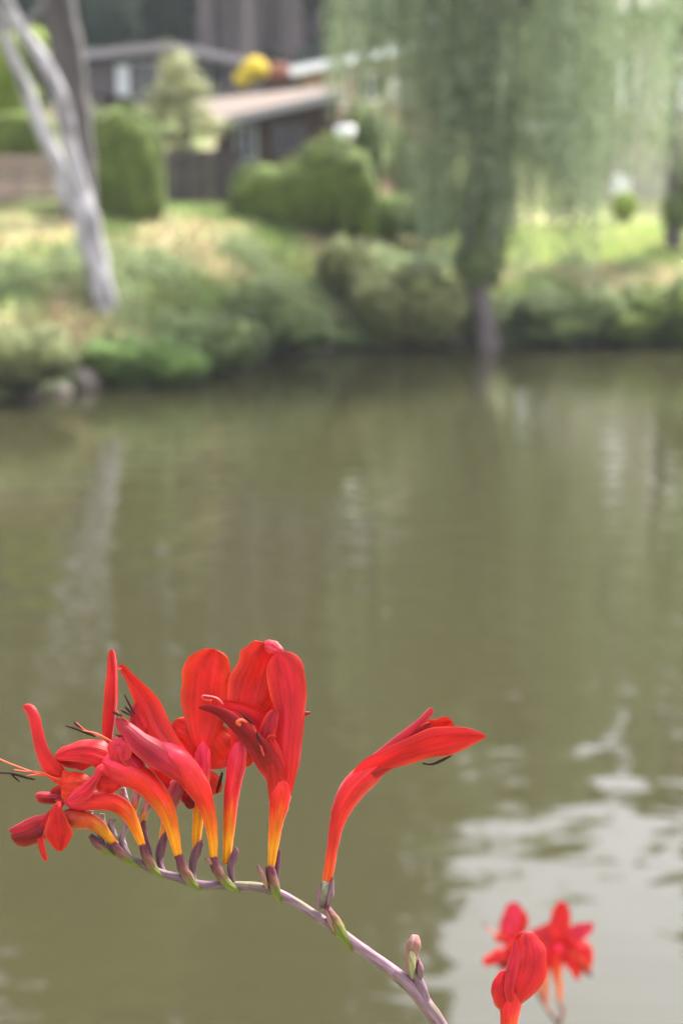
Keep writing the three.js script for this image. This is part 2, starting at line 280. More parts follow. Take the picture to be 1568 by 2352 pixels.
// the low brown building: boarded front, mono-pitch roof rising to the right and back
{
  const D = 32, k = D / F, c = P(650, 480, D), base = V(c.x, H(c.x, -D) - 0.3, -D), g = thing('brown_building', 'low dark brown wooden building with terracotta roof behind the two-humped hedge', 'building', base);
  const x = (d) => (d - 650) * k, y = (d) => P(650, d, D).y - base.y, top = (d) => mix(268, 214, (d - 528) / 248), n = 26, x0 = 502, x1 = 776, w = (x1 - x0) / n;
  const bm = [matte(0.06, 0.031, 0.026), matte(0.085, 0.043, 0.034), matte(0.04, 0.024, 0.024)];
  for (let i = 0; i < n; i++) { const d = x0 + w * (i + 0.5), h = y(top(d)); part('board', box(w * k - 0.012, h, 0.04, x(d), h / 2, 0.0), bm[(i * 7) % 3], g); }
  part('wall', prism([[x(504), 0], [x(774), 0], [x(774), y(top(774)) - 0.02], [x(504), y(top(504)) - 0.02]], 3.5).translate(0, 0, -3.53), darkWood, g);
  const q = [P(490, 274, 31.5), P(790, 206, 31.5), P(790, 194, 36), P(448, 230, 36)].map((p) => p.sub(base)), v = [], t = 0.1;
  for (const p of q) v.push([p.x, p.y, p.z]); for (const p of q) v.push([p.x, p.y - t, p.z]);
  const f = [[0, 1, 2, 3], [7, 6, 5, 4], [4, 5, 1, 0], [5, 6, 2, 1], [6, 7, 3, 2], [7, 4, 0, 3]], pos = [], idx = []; f.forEach((a, m) => { for (const b of a) pos.push(...v[b]); idx.push(m * 4, m * 4 + 1, m * 4 + 2, m * 4, m * 4 + 2, m * 4 + 3); });
  part('roof', geom(pos, pos.map(() => 1), Array(pos.length / 3 * 2).fill(0), idx), roofM, g);
  const a = q[0], b = q[1], L = a.distanceTo(b);
  part('fascia', new THREE.BoxGeometry(L, 0.16, 0.04).rotateZ(Math.atan2(b.y - a.y, b.x - a.x)).translate((a.x + b.x) / 2, (a.y + b.y) / 2 - 0.09, (a.z + b.z) / 2 + 0.025), fasciaM, g);
  windowPart(g, 0.42, 0.72, x(570), y(330), 0.05, matte(0.34, 0.37, 0.4), glassM);
  windowPart(g, 0.75, 0.7, x(665), y(320), 0.05, matte(0.07, 0.045, 0.04), glassM);
}
// vertical board fence
{
  const D = 30.4, c = P(455, 490, D), base = V(c.x, H(c.x, -D), -D), g = thing('board_fence', 'dark brown vertical board fence between round shrub and two-humped hedge', 'fence', base), n = 13, w = 1.75;
  for (let i = 0; i < n; i++) part('board', box(w / n - 0.008, 1.36 + 0.03 * noise(i * 3.3), 0.03, -w / 2 + w * (i + 0.5) / n, 0.64, 0.01 * (i % 2)), [matte(0.035, 0.026, 0.029), matte(0.055, 0.043, 0.045), matte(0.026, 0.02, 0.025)][(i * 5) % 3], g);
  for (const y of [0.3, 1.05]) part('rail', box(w, 0.09, 0.05, 0, y, -0.045), darkWood, g);
}
// upper house
{
  const D = 48, k = D / F, c = P(385, 240, D), base = V(c.x, H(c.x, -D) - 0.2, -D), g = thing('upper_house', 'dark house with pale gable roof edge at the top left', 'house', base);
  const y = (d) => P(385, d, D).y - base.y, x = (d) => (d - 385) * k;
  part('wall', prism([[x(215), 0], [x(560), 0], [x(560), y(150)], [x(400), y(118)], [x(215), y(135)]], 5).translate(0, 0, -5), matte(0.06, 0.048, 0.055), g);
  const bar = (x0, y0, x1, y1, h, d) => { const a = V(x(x0), y(y0), 0), b = V(x(x1), y(y1), 0), L = a.distanceTo(b); return new THREE.BoxGeometry(L, h, d).rotateZ(Math.atan2(b.y - a.y, b.x - a.x)).translate((a.x + b.x) / 2, (a.y + b.y) / 2, 0.2); };
  part('roof', mergeGeometries([bar(195, 130, 402, 107, 0.2, 0.9).translate(0, 0.02, -0.2), bar(398, 107, 575, 147, 0.2, 0.9).translate(0, 0.02, -0.2)]), matte(0.2, 0.19, 0.205), g);
  part('fascia', mergeGeometries([bar(195, 130, 402, 107, 0.24, 0.05).translate(0, 0, 0.28), bar(398, 107, 575, 147, 0.24, 0.05).translate(0, 0, 0.28)]), matte(0.2, 0.185, 0.205), g);
  windowPart(g, 0.9, 1.1, x(335), y(185), 0.03, matte(0.2, 0.2, 0.23), glassM);
  windowPart(g, 1.0, 1.0, x(480), y(185), 0.03, matte(0.1, 0.1, 0.12), glassM);
  part('corner_post', box(0.38, y(150), 0.12, x(288), y(150) / 2, 0.07), matte(0.42, 0.44, 0.48), g);
}
// right upper house with the white roof edge
{
  const D = 40, k = D / F, c = P(790, 240, D), base = V(c.x, H(c.x, -D) - 0.3, -D), g = thing('orange_house', 'orange-brown house with sloping white roof edge left of the willow', 'house', base);
  const y = (d) => P(790, d, D).y - base.y, x = (d) => (d - 790) * k;
  part('wall', prism([[x(700), 0], [x(1010), 0], [x(1010), y(105)], [x(700), y(165)]], 4).translate(0, 0, -4), matte(0.32, 0.2, 0.15), g);
  const a = V(x(672), y(168), 0), b = V(x(1040), y(94), 0), L = a.distanceTo(b);
  part('roof', new THREE.BoxGeometry(L, 0.16, 4.6).rotateZ(Math.atan2(b.y - a.y, b.x - a.x)).translate((a.x + b.x) / 2, (a.y + b.y) / 2 + 0.05, -1.8), matte(0.4, 0.4, 0.43), g);
  part('fascia', new THREE.BoxGeometry(L, 0.2, 0.05).rotateZ(Math.atan2(b.y - a.y, b.x - a.x)).translate((a.x + b.x) / 2, (a.y + b.y) / 2, 0.55), matte(0.72, 0.73, 0.78), g);
  windowPart(g, 0.55, 0.9, x(775), y(205), 0.03, trimM, matte(0.45, 0.3, 0.2)); windowPart(g, 0.6, 0.7, x(850), y(200), 0.03, matte(0.75, 0.75, 0.72), glassM);
  windowPart(g, 0.4, 0.6, x(912), y(208), 0.03, matte(0.75, 0.75, 0.75), matte(0.7, 0.7, 0.7, 0.5));
}
// pale house behind the willow, far right
{
  const D = 44, k = D / F, c = P(1500, 480, D), base = V(c.x, H(c.x, -D) - 0.1, -D), g = thing('pale_house', 'pale two-storey house with white windows behind the willow, far right', 'house', base);
  const y = (d) => P(1500, d, D).y - base.y, x = (d) => (d - 1500) * k;
  part('wall', box(x(1900) - x(1330), y(40), 5, (x(1900) + x(1330)) / 2, y(40) / 2, -2.5), matte(0.33, 0.32, 0.26), g);
  part('roof', prism([[0.6, 0], [0.6, 0.14], [-2.5, 1.3], [-5.6, 0.14], [-5.6, 0]], x(1930) - x(1300)).rotateY(-Math.PI / 2).translate(x(1930), y(40), 0), matte(0.2, 0.18, 0.17), g);
  for (const [wx, wy, w, h] of [[1432, 195, 0.45, 1.3], [1545, 190, 0.8, 1.4], [1640, 190, 0.8, 1.4], [1425, 440, 0.45, 0.9], [1580, 420, 0.8, 1.2]]) windowPart(g, w, h, x(wx), y(wy), 0.03, matte(0.8, 0.8, 0.8, 0.6), matte(0.72, 0.76, 0.8, 0.4));
  part('balcony', mergeGeometries([box(x(1900) - x(1480), 0.14, 1.2, (x(1900) + x(1480)) / 2, y(285), 0.6), box(x(1900) - x(1480), 0.1, 0.06, (x(1900) + x(1480)) / 2, y(230), 1.15)]), matte(0.5, 0.45, 0.4), g);
  part('eave_board', box(x(1930) - x(1500), 0.2, 0.06, (x(1930) + x(1500)) / 2, y(132), 0.3), matte(0.78, 0.78, 0.8), g);
}
// white rounded pot by the building corner
{
  const D = 29.6, c = P(792, 325, D), base = V(c.x, c.y, c.z), g = thing('white_pot', 'rounded bright white pot on a post above the right hump of the hedge', 'pot', V(c.x, H(c.x, -D), -D)), h = c.y - H(c.x, -D);
  part('pot', new THREE.LatheGeometry([[0, 0], [0.12, 0], [0.19, 0.12], [0.2, 0.22], [0.16, 0.3], [0.14, 0.29], [0, 0.27]].map(([a, b]) => new THREE.Vector2(a, b)), 24).translate(0, h, 0), matte(0.82, 0.82, 0.86, 0.4), g);
  part('post', box(0.14, h, 0.14, 0, h / 2, 0), darkWood, g);
}
// gravel path far right
{
  const g = new THREE.BufferGeometry(), pos = [], uv = [], idx = [], n = 30;
  for (let i = 0; i <= n; i++) for (const s of [0, 1]) { const x = 5.2 + i * 0.25, z = -35.2 - 0.5 * Math.sin(i * 0.2) - s * (0.9 + 0.3 * Math.sin(i * 0.5)); pos.push(x, H(x, z) + 0.03, z); uv.push(x, z); }
  for (let i = 0; i < n; i++) { const a = i * 2; idx.push(a, a + 2, a + 1, a + 1, a + 2, a + 3); }
  struct('path', geom(pos, pos.map(() => 1), uv, idx), matte(0.55, 0.5, 0.47));
}

// ---------------------------------------------------------------- tall trees behind
function redwood(label, dx, D, h, r, crownFrom, spread, n, tones = GREEN.conifer, bark = [[0.055, 0.044, 0.048], [0.12, 0.097, 0.1]], group = 'tall conifers behind the houses') {
  const x0 = P(dx, 400, D).x, base = V(x0, H(x0, -D) - 0.2, -D), R = rng(++SEED * 7), lean = (R() - 0.5) * 0.4;
  const g = thing('conifer_tree', label, 'tree', base, group);
  limb('trunk', [0, 0.08, 0.25, 0.5, 0.75, 1].map((t) => [V(base.x + lean * t, base.y + h * t, base.z), r * (t < 0.02 ? 1.35 : 1 - t * 0.92)]), base, g, ...bark, { seg: 40, rad: 12, fx: 5, fy: 0.8, rough: 0.1 });
  const limbs = [], tips = [];
  for (let i = 0; i < 70; i++) { const t = crownFrom + (1 - crownFrom) * Math.pow(i / 70, 0.9), a = i * 2.4 + R(), L = spread * (1 - Math.pow((t - crownFrom) / (1.02 - crownFrom), 1.4)) * (0.65 + 0.5 * R()) + 0.4, y = h * t; tips.push([lean * t, y, a, L]); if (i < 40) limbs.push(sweep([[lean * t, y, 0, 0.07], [lean * t + Math.cos(a) * L * 0.5, y + 0.15, Math.sin(a) * L * 0.5, 0.045], [lean * t + Math.cos(a) * L, y - L * 0.22, Math.sin(a) * L, 0.015]], { seg: 5, rad: 4, color: () => [0.08, 0.065, 0.06] })); }
  part('branches', mergeGeometries(limbs), barkM, g);
  part('crown', leafCloud(n, () => { const [lx, y, a, L] = tips[Math.floor(R() * tips.length)], u = Math.sqrt(R()), da = (R() - 0.5) * 0.5; const rr = u * L; return [lx + Math.cos(a + da) * rr, y - L * 0.22 * u * u - R() * R() * 0.9 + 0.2, Math.sin(a + da) * rr, 0, 1, 0, R()]; }, 0.5, 0.22, ...tones, R, { hang: 0.5 }), leafM, g);
}
const TW = [
  ['first of the bare redwood trunks above the yellow bush, from the left', 478, 52, 33, 0.34, 0.3],
  ['second of the bare redwood trunks above the yellow bush, from the left', 520, 53, 36, 0.38, 0.31],
  ['third of the bare redwood trunks above the yellow bush, from the left', 570, 51, 35, 0.36, 0.3],
  ['fourth of the bare redwood trunks above the yellow bush, from the left', 618, 54, 38, 0.42, 0.32],
  ['fifth of the bare redwood trunks above the red bush, stout and dark', 668, 53, 36, 0.5, 0.3],
  ['sixth of the bare redwood trunks, beside the drooping willow edge', 712, 56, 35, 0.45, 0.3],
];
for (const [l, dx, D, h, r, cf] of TW) redwood(l, dx, D, h, r, cf, 3.2, 9000);
redwood('dark conifer with low branches behind the upper house, far left', 60, 56, 36, 0.45, 0.02, 4.6, 24000);
redwood('dark conifer with low branches behind the left end of the upper house roof', 250, 58, 38, 0.45, 0.02, 4.6, 24000);
redwood('dark conifer with low branches behind the peak of the upper house', 390, 60, 36, 0.45, 0.02, 4.6, 24000);
redwood('dark conifer with low branches behind the orange-brown house', 800, 57, 33, 0.45, 0.02, 4.4, 24000);
redwood('dark conifer rising far left behind the bright bush', -160, 50, 33, 0.45, 0.02, 4.2, 16000);
redwood('lower conifer standing behind the willow crown', 930, 60, 30, 0.4, 0.02, 3.6, 14000);
redwood('short conifer behind the pale house at far right', 1420, 62, 22, 0.35, 0.03, 4.8, 20000, GREEN.dull);
redwood('short conifer between willow and pale house', 1180, 60, 20, 0.35, 0.03, 4.8, 20000, GREEN.dull);
redwood('short conifer beyond the right edge of the pale house', 1720, 58, 27, 0.35, 0.03, 4.8, 18000, GREEN.dull);

redwood('rounded conifer behind the upper right corner of the willow', 1570, 61, 23, 0.35, 0.03, 4.8, 18000, GREEN.dull);
redwood('tall dark conifer behind the centre of the willow', 1010, 64, 33, 0.4, 0.02, 3.4, 18000);
for (const [dx, D] of [[-80, 66], [130, 70], [330, 68], [470, 72], [560, 67], [650, 71], [740, 68], [860, 72]]) redwood('conifer of the dense back row closing the gaps behind the bare redwood trunks', dx, D, 34 + (dx % 7), 0.4, 0.02, 4.6, 17000, GREEN.conifer, undefined, 'back row of conifers');
const far = { low: 0.3, lump: 0.3, leaf: [0.24, 0.12] };
shrub('evergreen_shrub', 'tall dark evergreen mass behind the left end of the upper house', 'shrub', 53, [[130, 60, 90, 70], [230, 40, 90, 75], [60, 90, 80, 90], [180, -40, 120, 60]], 1.2, GREEN.conifer, 14000, far);
shrub('evergreen_shrub', 'dark evergreen mass behind the peak of the upper house', 'shrub', 57, [[340, 50, 80, 62], [420, 60, 60, 62], [390, -30, 110, 60]], 1.2, GREEN.conifer, 12000, far);
shrub('evergreen_shrub', 'dark evergreen mass behind the red bush and white roof edge', 'shrub', 59, [[540, 20, 90, 60], [560, 100, 90, 55], [690, 90, 80, 62], [790, 70, 90, 70], [850, 40, 80, 70]], 1.0, GREEN.conifer, 14000, far);
shrub('evergreen_shrub', 'pale green leafy mass behind the pale house, upper right corner', 'shrub', 54, [[1340, 20, 120, 100], [1480, -20, 140, 90], [1600, 10, 120, 100], [1240, 120, 110, 110]], 1.2, GREEN.dull, 14000, far);

// ---------------------------------------------------------------- the weeping willow
{
  const D = 24.7, k = D / F, base = P(1128, 785, D); base.y = H(base.x, base.z) - 0.05;
  const g = thing('weeping_willow', 'large weeping willow with hanging pale green curtains leaning over the pond', 'tree', base), R = rng(404);
  const a = [0.05, 0.042, 0.041], b = [0.15, 0.128, 0.13], q = (x, y, dz = 0) => P(x, y, D + dz);
  limb('trunk', [[base.clone().add(V(0, -0.25, 0)), 46 * k], [base.clone().add(V(-0.02, 0.06, 0)), 33 * k], [q(1110, 735), 24 * k], [q(1097, 680), 26 * k], [q(1098, 600), 34 * k], [q(1110, 480), 38 * k], [q(1120, 330), 40 * k], [q(1128, 180), 36 * k], [q(1135, 0, 0.3), 30 * k]], base, g, a, b, { seg: 40 });
  const tops = [];
  for (let i = 0; i < 13; i++) {
    const an = i / 13 * 6.283 + R() * 0.4, L = 1.6 + R() * 1.9, up = 1.2 + R() * 2.0, s = q(1130, 60 + (i % 5) * 45, 0.2), e = V(s.x + Math.cos(an) * L + 0.3, s.y + up + 1.6, s.z + Math.sin(an) * L * 0.9), m = V((s.x + e.x) / 2, s.y + up * 0.9 + 1, (s.z + e.z) / 2);
    limb('limb', [[s, 0.13], [m, 0.09], [e, 0.035]], base, g, a, b, { seg: 12, rad: 7 }); tops.push([s, m, e]);
  }
  // hanging strands: start on a dome, fall with a slight outward swing, carry narrow leaves
  const S = [], n = 1500, c = q(1150, 60, 0.3);
  for (let i = 0; i < n; i++) {
    const an = R() * 6.283, rr = Math.sqrt(R() * 0.94 + 0.06), right = Math.cos(an) > 0, RX = right ? 4.2 : 2.2 + 0.9 * R(), x = c.x + Math.cos(an) * rr * RX, z = c.z + Math.sin(an) * rr * 2.9, y = 4.4 + 5.0 * Math.sqrt(Math.max(0, 1 - rr * rr)) + (R() - 0.5) * 0.9;
    if (rr > 0.45 && noise(x * 1.1 + 4, z * 1.1, 3) < 0.1) continue;
    const lump = noise(x * 1.5, z * 1.5, 3), end = (rr < 0.42 ? 1.3 : right && rr > 0.62 ? 2.4 : !right && rr > 0.72 ? 3.6 : 2.2) + 1.3 * lump + R() * 1.8;
    S.push([x, y, z, Math.max(1.2, y - end), R() * 6.283, R()]);
  }
  for (const [dx, dy] of [[985, 690], [1040, 640], [1330, 585], [1185, 560], [1020, 600], [1310, 560], [980, 560]]) for (let i = 0; i < 4; i++) { const e = q(dx + (R() - 0.5) * 16, dy - R() * 60, -0.9); S.push([e.x - 0.1, 6.5, e.z - 0.2, 6.5 - e.y, R() * 6, R()]); }
  const twigs = [];
  S.forEach(([x, y, z, L, ph, t], i) => { if (i % 4 === 0) twigs.push(sweep([[x - base.x, y - base.y, z - base.z, 0.008], [x - base.x + 0.1 * Math.cos(ph), y - base.y - L * 0.5, z - base.z + 0.1 * Math.sin(ph), 0.006], [x - base.x + 0.12 * Math.cos(ph), y - base.y - L, z - base.z + 0.12 * Math.sin(ph), 0.003]], { seg: 4, rad: 3, color: () => [0.2, 0.19, 0.09] })); });
  part('twigs', mergeGeometries(twigs), barkM, g);
  const leaves = 62000, W = []; let acc = 0; for (const s of S) { acc += s[3]; W.push(acc); }
  part('crown', leafCloud(leaves, () => {
    const r = R() * acc; let lo = 0, hi = W.length - 1; while (lo < hi) { const m = (lo + hi) >> 1; W[m] < r ? lo = m + 1 : hi = m; }
    const [x, y, z, L, ph, t] = S[lo], u = R(), sw = 0.12 * Math.sin(u * 2.2);
    return [x - base.x + Math.cos(ph) * sw + (R() - 0.5) * 0.09, y - base.y - u * L, z - base.z + Math.sin(ph) * sw + (R() - 0.5) * 0.09, R() - 0.5, 0.1, R() - 0.5, t];
  }, 0.15, 0.034, ...GREEN.willow, R, { hang: 1.1, spread: 0.5 }), leafM, g);
  // ivy clothing the trunk
  part('ivy', leafCloud(6000, () => { const u = R(), p = spline([[1100, 660], [1100, 560], [1115, 400], [1125, 200]], u), an = R() * 6.283, rr = (30 + 16 * R() + 34 * noise(u * 5, Math.cos(an) * 1.5, Math.sin(an) * 1.5)) * k * (0.8 + 0.6 * u), w = q(p[0], p[1]); return [w.x - base.x + Math.cos(an) * rr, w.y - base.y, w.z - base.z + Math.sin(an) * rr, Math.cos(an), 0.2, Math.sin(an), R()]; }, 0.1, 0.07, ...GREEN.ivy, R), leafM, g);
}
// dark trunk at the right edge
{
  const D = 31, k = D / F, base = P(1548, 525, D); base.y = H(base.x, base.z) - 0.05;
  const g = thing('shaded_tree', 'dark leafy tree column at the right edge beyond the lawn', 'tree', base), R = rng(55);
  limb('trunk', [[base.clone(), 22 * k], [P(1548, 400, D), 17 * k], [P(1545, 250, D), 14 * k], [P(1540, 60, D), 11 * k]], base, g, [0.06, 0.05, 0.05], [0.12, 0.1, 0.1]);
  const geos = []; for (const [x, y, rx, ry, n] of [[1556, 480, 42, 48, 3000], [1600, 420, 60, 80, 3500], [1640, 150, 90, 110, 3000], [1560, 40, 100, 60, 2600], [1660, -60, 120, 90, 3000]]) geos.push(leafCloud(n, blob(P(x, y, D).sub(base), V(rx * k, ry * k, rx * k), R, R() * 40, { low: 0.3, lump: 0.3 }), 0.1, 0.055, ...GREEN.ivy, R));
  part('crown', mergeGeometries(geos), leafM, g);
}

// ---------------------------------------------------------------- bank vegetation
const bank = [
  ['bank_shrub', 'dense green shrub at the waterline right of the willow trunk', 'shrub', 24.75, [[1290, 742, 95, 52], [1225, 715, 56, 34], [1360, 728, 70, 62]], 0.6, GREEN.ivy, 12000],
  ['bank_shrub', 'dark green shrub overhanging the water at the right edge', 'shrub', 24.9, [[1480, 732, 90, 68], [1560, 722, 70, 78], [1420, 750, 60, 42]], 0.7, GREEN.hedge, 14000],
  ['bank_shrub', 'yellow-topped leafy shrub left of the willow trunk at the waterline', 'shrub', 24.45, [[930, 712, 95, 80], [1010, 715, 66, 74], [870, 690, 66, 60], [960, 650, 50, 50]], 0.6, GREEN.dull, 15000],
  ['bank_shrub', 'olive green shrub on the bank right of the dark hole', 'shrub', 25.3, [[800, 625, 60, 70], [770, 600, 40, 50]], 0.5, GREEN.dull, 6500],
  ['ivy_mound', 'bright green ivy mound at the waterline below the pale forked tree', 'ivy', 19.6, [[300, 835, 105, 58], [235, 820, 62, 42], [390, 830, 80, 52]], 0.5, [[0.07, 0.13, 0.03], [0.19, 0.28, 0.07]], 13000],
  ['ivy_mound', 'grey-green ivy mound at the waterline in the middle of the left bank', 'ivy', 20.8, [[480, 800, 90, 62], [430, 770, 70, 50], [545, 780, 60, 60]], 0.5, GREEN.ivy, 12000],
  ['ivy_mound', 'grey-green ivy mound left of the dark hole at the waterline', 'ivy', 22.6, [[640, 745, 95, 62], [590, 700, 80, 52], [710, 760, 55, 38]], 0.55, GREEN.ivy, 12000],
  ['ivy_mound', 'dull brown-green plants at the waterline by the left edge', 'ivy', 17.9, [[40, 830, 90, 72], [110, 810, 60, 50], [-60, 820, 80, 90]], 0.45, GREEN.dull, 9000],
];
for (const [n, l, c, D, lumps, rz, tones, cnt] of bank) shrub(n, l, c, D, lumps, rz, tones, Math.round(cnt * 1.5), { low: 0.28, lump: 0.46, leaf: [0.11, 0.065] });

// rocks and the dark culvert
function rock(name, label, category, dx, dy, D, sx, sy, sz, ca, cb, seed) {
  const c = P(dx, dy, D), g = new THREE.IcosahedronGeometry(1, 4), p = g.attributes.position, col = [];
  for (let i = 0; i < p.count; i++) { const v = V().fromBufferAttribute(p, i), k = 1 + 0.28 * fbm(v.x * 1.6 + seed, v.y * 1.6, v.z * 1.6); p.setXYZ(i, v.x * k * sx, v.y * k * sy, v.z * k * sz); col.push(...mixc(ca, cb, clamp(0.5 + fbm(v.x * 4 + seed, v.y * 4, v.z * 4)))); }
  g.setAttribute('color', new THREE.Float32BufferAttribute(col, 3)); g.computeVertexNormals();
  const o = shade(new THREE.Mesh(g, barkM)); o.name = numbered(name); o.position.copy(c); o.userData = { label, category }; scene.add(o); return o;
}
rock('shore_rock', 'pinkish grey boulder at the waterline, lower left bank', 'rock', 180, 878, 19.25, 0.3, 0.22, 0.25, [0.13, 0.105, 0.095], [0.27, 0.225, 0.21], 3);
rock('shore_rock', 'smaller brown boulder left of the pinkish grey boulder', 'rock', 128, 900, 18.7, 0.22, 0.13, 0.2, [0.1, 0.08, 0.07], [0.19, 0.16, 0.14], 8);
rock('shore_rock', 'dark wet rock at the waterline, far left edge', 'rock', 30, 905, 18.2, 0.3, 0.12, 0.2, [0.05, 0.045, 0.05], [0.1, 0.09, 0.09], 12);
rock('shore_rock', 'flat dark rock at the waterline right of the willow base', 'rock', 1235, 782, 25.0, 0.4, 0.09, 0.25, [0.05, 0.045, 0.05], [0.11, 0.1, 0.1], 15);
rock('shore_rock', 'low brown earth lump beneath the bank between ivy and dark hole', 'rock', 720, 795, 24.2, 0.35, 0.1, 0.25, [0.09, 0.075, 0.07], [0.16, 0.13, 0.12], 19);
{
  const D = 24.7, c = P(838, 765, D), g = thing('culvert_pipe', 'dark round culvert mouth at the waterline in the centre of the bank', 'pipe', V(c.x, 0.0, c.z));
  part('pipe', new THREE.LatheGeometry([[0.19, 0], [0.24, 0], [0.24, 5], [0.19, 5], [0.19, 0]].map(([a, b]) => new THREE.Vector2(a, b)), 24).rotateX(-Math.PI / 2).translate(0, 0.24, 0.1), matte(0.2, 0.19, 0.18), g);
}
// grass on bank and lawn: tufts as one mass
{
  const R = rng(909), blades = [];
  for (let i = 0; i < 6; i++) { const a = i * 1.05, l = 0.1 + 0.05 * (i % 3), dx = Math.cos(a), dz = Math.sin(a), w = 0.006; blades.push(geom([dx * 0.02 - dz * w, 0, dz * 0.02 + dx * w, dx * 0.02 + dz * w, 0, dz * 0.02 - dx * w, dx * 0.05, l * 0.6, dz * 0.05, dx * 0.1, l, dz * 0.1], Array(12).fill(1), [0, 0, 1, 0, 0.5, 0.5, 0.5, 1], [0, 1, 2, 0, 2, 3, 1, 3, 2])); }
  const tuft = mergeGeometries(blades), N = 90000, im = new THREE.InstancedMesh(tuft, new THREE.MeshStandardMaterial({ roughness: 0.9, side: THREE.DoubleSide }), N), m = new THREE.Matrix4(), q = new THREE.Quaternion(), up = V(0, 1, 0), col = new THREE.Color();
  for (let i = 0; i < N; i++) {
    const x = (R() - 0.5) * 18, s = 0.25 + Math.pow(R(), 1.3) * 12, z = shoreZ(x) - s, lawn = smooth(1.2, 2.4, x) * smooth(2.5, 4.5, s), n = fbm(x * 0.8, z * 0.5, 2), k = (0.7 + R() * 0.8) * mix(1.2, 0.5, lawn);
    q.setFromAxisAngle(up, R() * 6.283); m.compose(V(x, H(x, z) - 0.01, z), q, V(k, k, k)); im.setMatrixAt(i, m);
    const d = smooth(-0.15, 0.3, n + 0.25 * Math.exp(-(((s - 4.6) / 1.8) ** 2)) - 0.25 * smooth(6, 9, s)), c = mixc(mixc([0.14, 0.2, 0.05], [0.38, 0.34, 0.18], clamp(d + (R() - 0.5) * 0.4)), [0.29, 0.35, 0.1], lawn * 0.8);
    im.setColorAt(i, col.setRGB(c[0] * (0.7 + 0.6 * R()), c[1] * (0.7 + 0.6 * R()), c[2]));
  }
  im.name = 'grass'; im.userData = { label: 'dry and green grass covering the far bank and lawn', category: 'grass', kind: 'stuff' }; shade(im); scene.add(im);
}
// ground cover on the left bank slope
{
  const R = rng(919), g = leafCloud(60000, () => { for (;;) { const x = -5.5 + R() * 12.5, s = -0.15 + R() * 4.2, z = shoreZ(x) - s, f = fbm(x * 1.1, z * 1.1, 9); if (f + (x > 1 ? 0.3 : 0.6) - s * 0.17 < R() * 0.5) continue; return [x, Math.max(0.02, H(x, z)) + 0.03 + R() * (0.12 + 0.4 * clamp(f + 0.3)), z, 0, 1, 0.4, clamp(0.5 + f)]; } }, 0.09, 0.06, ...GREEN.ivy, R);
  const o = shade(new THREE.Mesh(g, leafM)); o.name = 'ground_cover'; o.userData = { label: 'low leafy ground cover creeping over the far bank slope', category: 'ground cover', kind: 'stuff' }; scene.add(o);
}
// a small yellow leaf floating on the pond
{
  const u = (888 - 784) / F, v = (1176 - 1408) / F, t = CAM_H / (ST - v * CT), x = u * t, z = -(t * (v * ST + CT));
  const pos = [], col = [], uv = [], idx = [];
  for (let i = 0; i <= 8; i++) for (let j = -1; j <= 1; j++) { const s = i / 8, w = 0.004 * Math.sin(Math.PI * Math.pow(s, 0.8)) + 0.0008; pos.push((s - 0.5) * 0.035, 0.004 + 0.006 * (s - 0.5) ** 2 * 4 + (j ? 0.003 : 0), j * w); col.push(0.5, 0.42, 0.2); uv.push(s, j); }
  for (let i = 0; i < 8; i++) for (let j = 0; j < 2; j++) { const a = i * 3 + j; idx.push(a, a + 1, a + 3, a + 1, a + 4, a + 3); }
  const o = shade(new THREE.Mesh(geom(pos, col, uv, idx), new THREE.MeshStandardMaterial({ vertexColors: true, roughness: 0.7, side: THREE.DoubleSide })));
  o.name = 'floating_leaf'; o.position.set(x, 0, z); o.rotation.y = -0.9; o.userData = { label: 'tiny pale yellow leaf floating alone on the open water', category: 'leaf' }; scene.add(o);
}

// ---------------------------------------------------------------- crocosmia sprays
const FN = 1280 / Math.tan(FOV / 2 * Math.PI / 180);
// pixel of the 1707 x 2560 picture and z (same unit, towards the camera) at depth D0 to a world point
function lensMap(D0, base = V(0, 0, 0)) {
  const m = D0 / FN;
  return (px, py, z = 0) => { const d = D0 - z * m, u = (px - 853.5) / FN * d, v = (1280 + py) / FN * d; return V(u - base.x, CAM_H + v * CT - d * ST - base.y, -(v * ST + d * CT) - base.z); };  // py is minus the row, so that it points up
}
const veinT = streakTex(256, 256, (u, v) => { const a = Math.abs(u - 0.5) * 2, s = noise(u * 46 + 0.8 * noise(v * 3, u * 4), v * 2.2, 3) * 0.6 + noise(u * 20, v * 1.2, 8) * 0.4, b = fbm(u * 5, v * 6, 4), rib = Math.exp(-((a / 0.05) ** 2)) * 0.06; const sp = noise(u * 38 + 7, v * 38, 21), k = 0.91 + 0.1 * s + 0.17 * b + rib - 0.1 * smooth(0.8, 0.92, sp) + 0.1 * smooth(0.78, 0.9, -sp); return [k, k * (0.97 + 0.06 * s), k * (0.97 + 0.06 * b)]; });
const veinB = streakTex(256, 256, (u, v) => { const s = 0.5 + 0.35 * noise(u * 52 + 0.9 * noise(v * 3, u * 4), v * 2.5, 3) + 0.15 * fbm(u * 10, v * 10, 6); return [s, s, s]; }, false);
const petalM = new THREE.MeshPhysicalMaterial({ vertexColors: true, map: veinT, bumpMap: veinB, bumpScale: 0.00009, roughness: 0.5, transmission: 0.32, thickness: 0, side: THREE.DoubleSide, specularIntensity: 0.3, sheen: 0.4, sheenRoughness: 0.45, sheenColor: new THREE.Color(1, 0.42, 0.62) });
const tubeM = new THREE.MeshPhysicalMaterial({ vertexColors: true, map: veinT, bumpMap: veinB, bumpScale: 0.00007, roughness: 0.5, side: THREE.DoubleSide, specularIntensity: 0.35, sheen: 0.2, sheenRoughness: 0.5, sheenColor: new THREE.Color(1, 0.5, 0.6) });
const stemT = streakTex(256, 256, (u, v) => { const s = noise(u * 30, v * 5, 2), b = fbm(u * 6, v * 9, 7); const k = 0.88 + 0.1 * s + 0.16 * b; return [k, k, k]; });
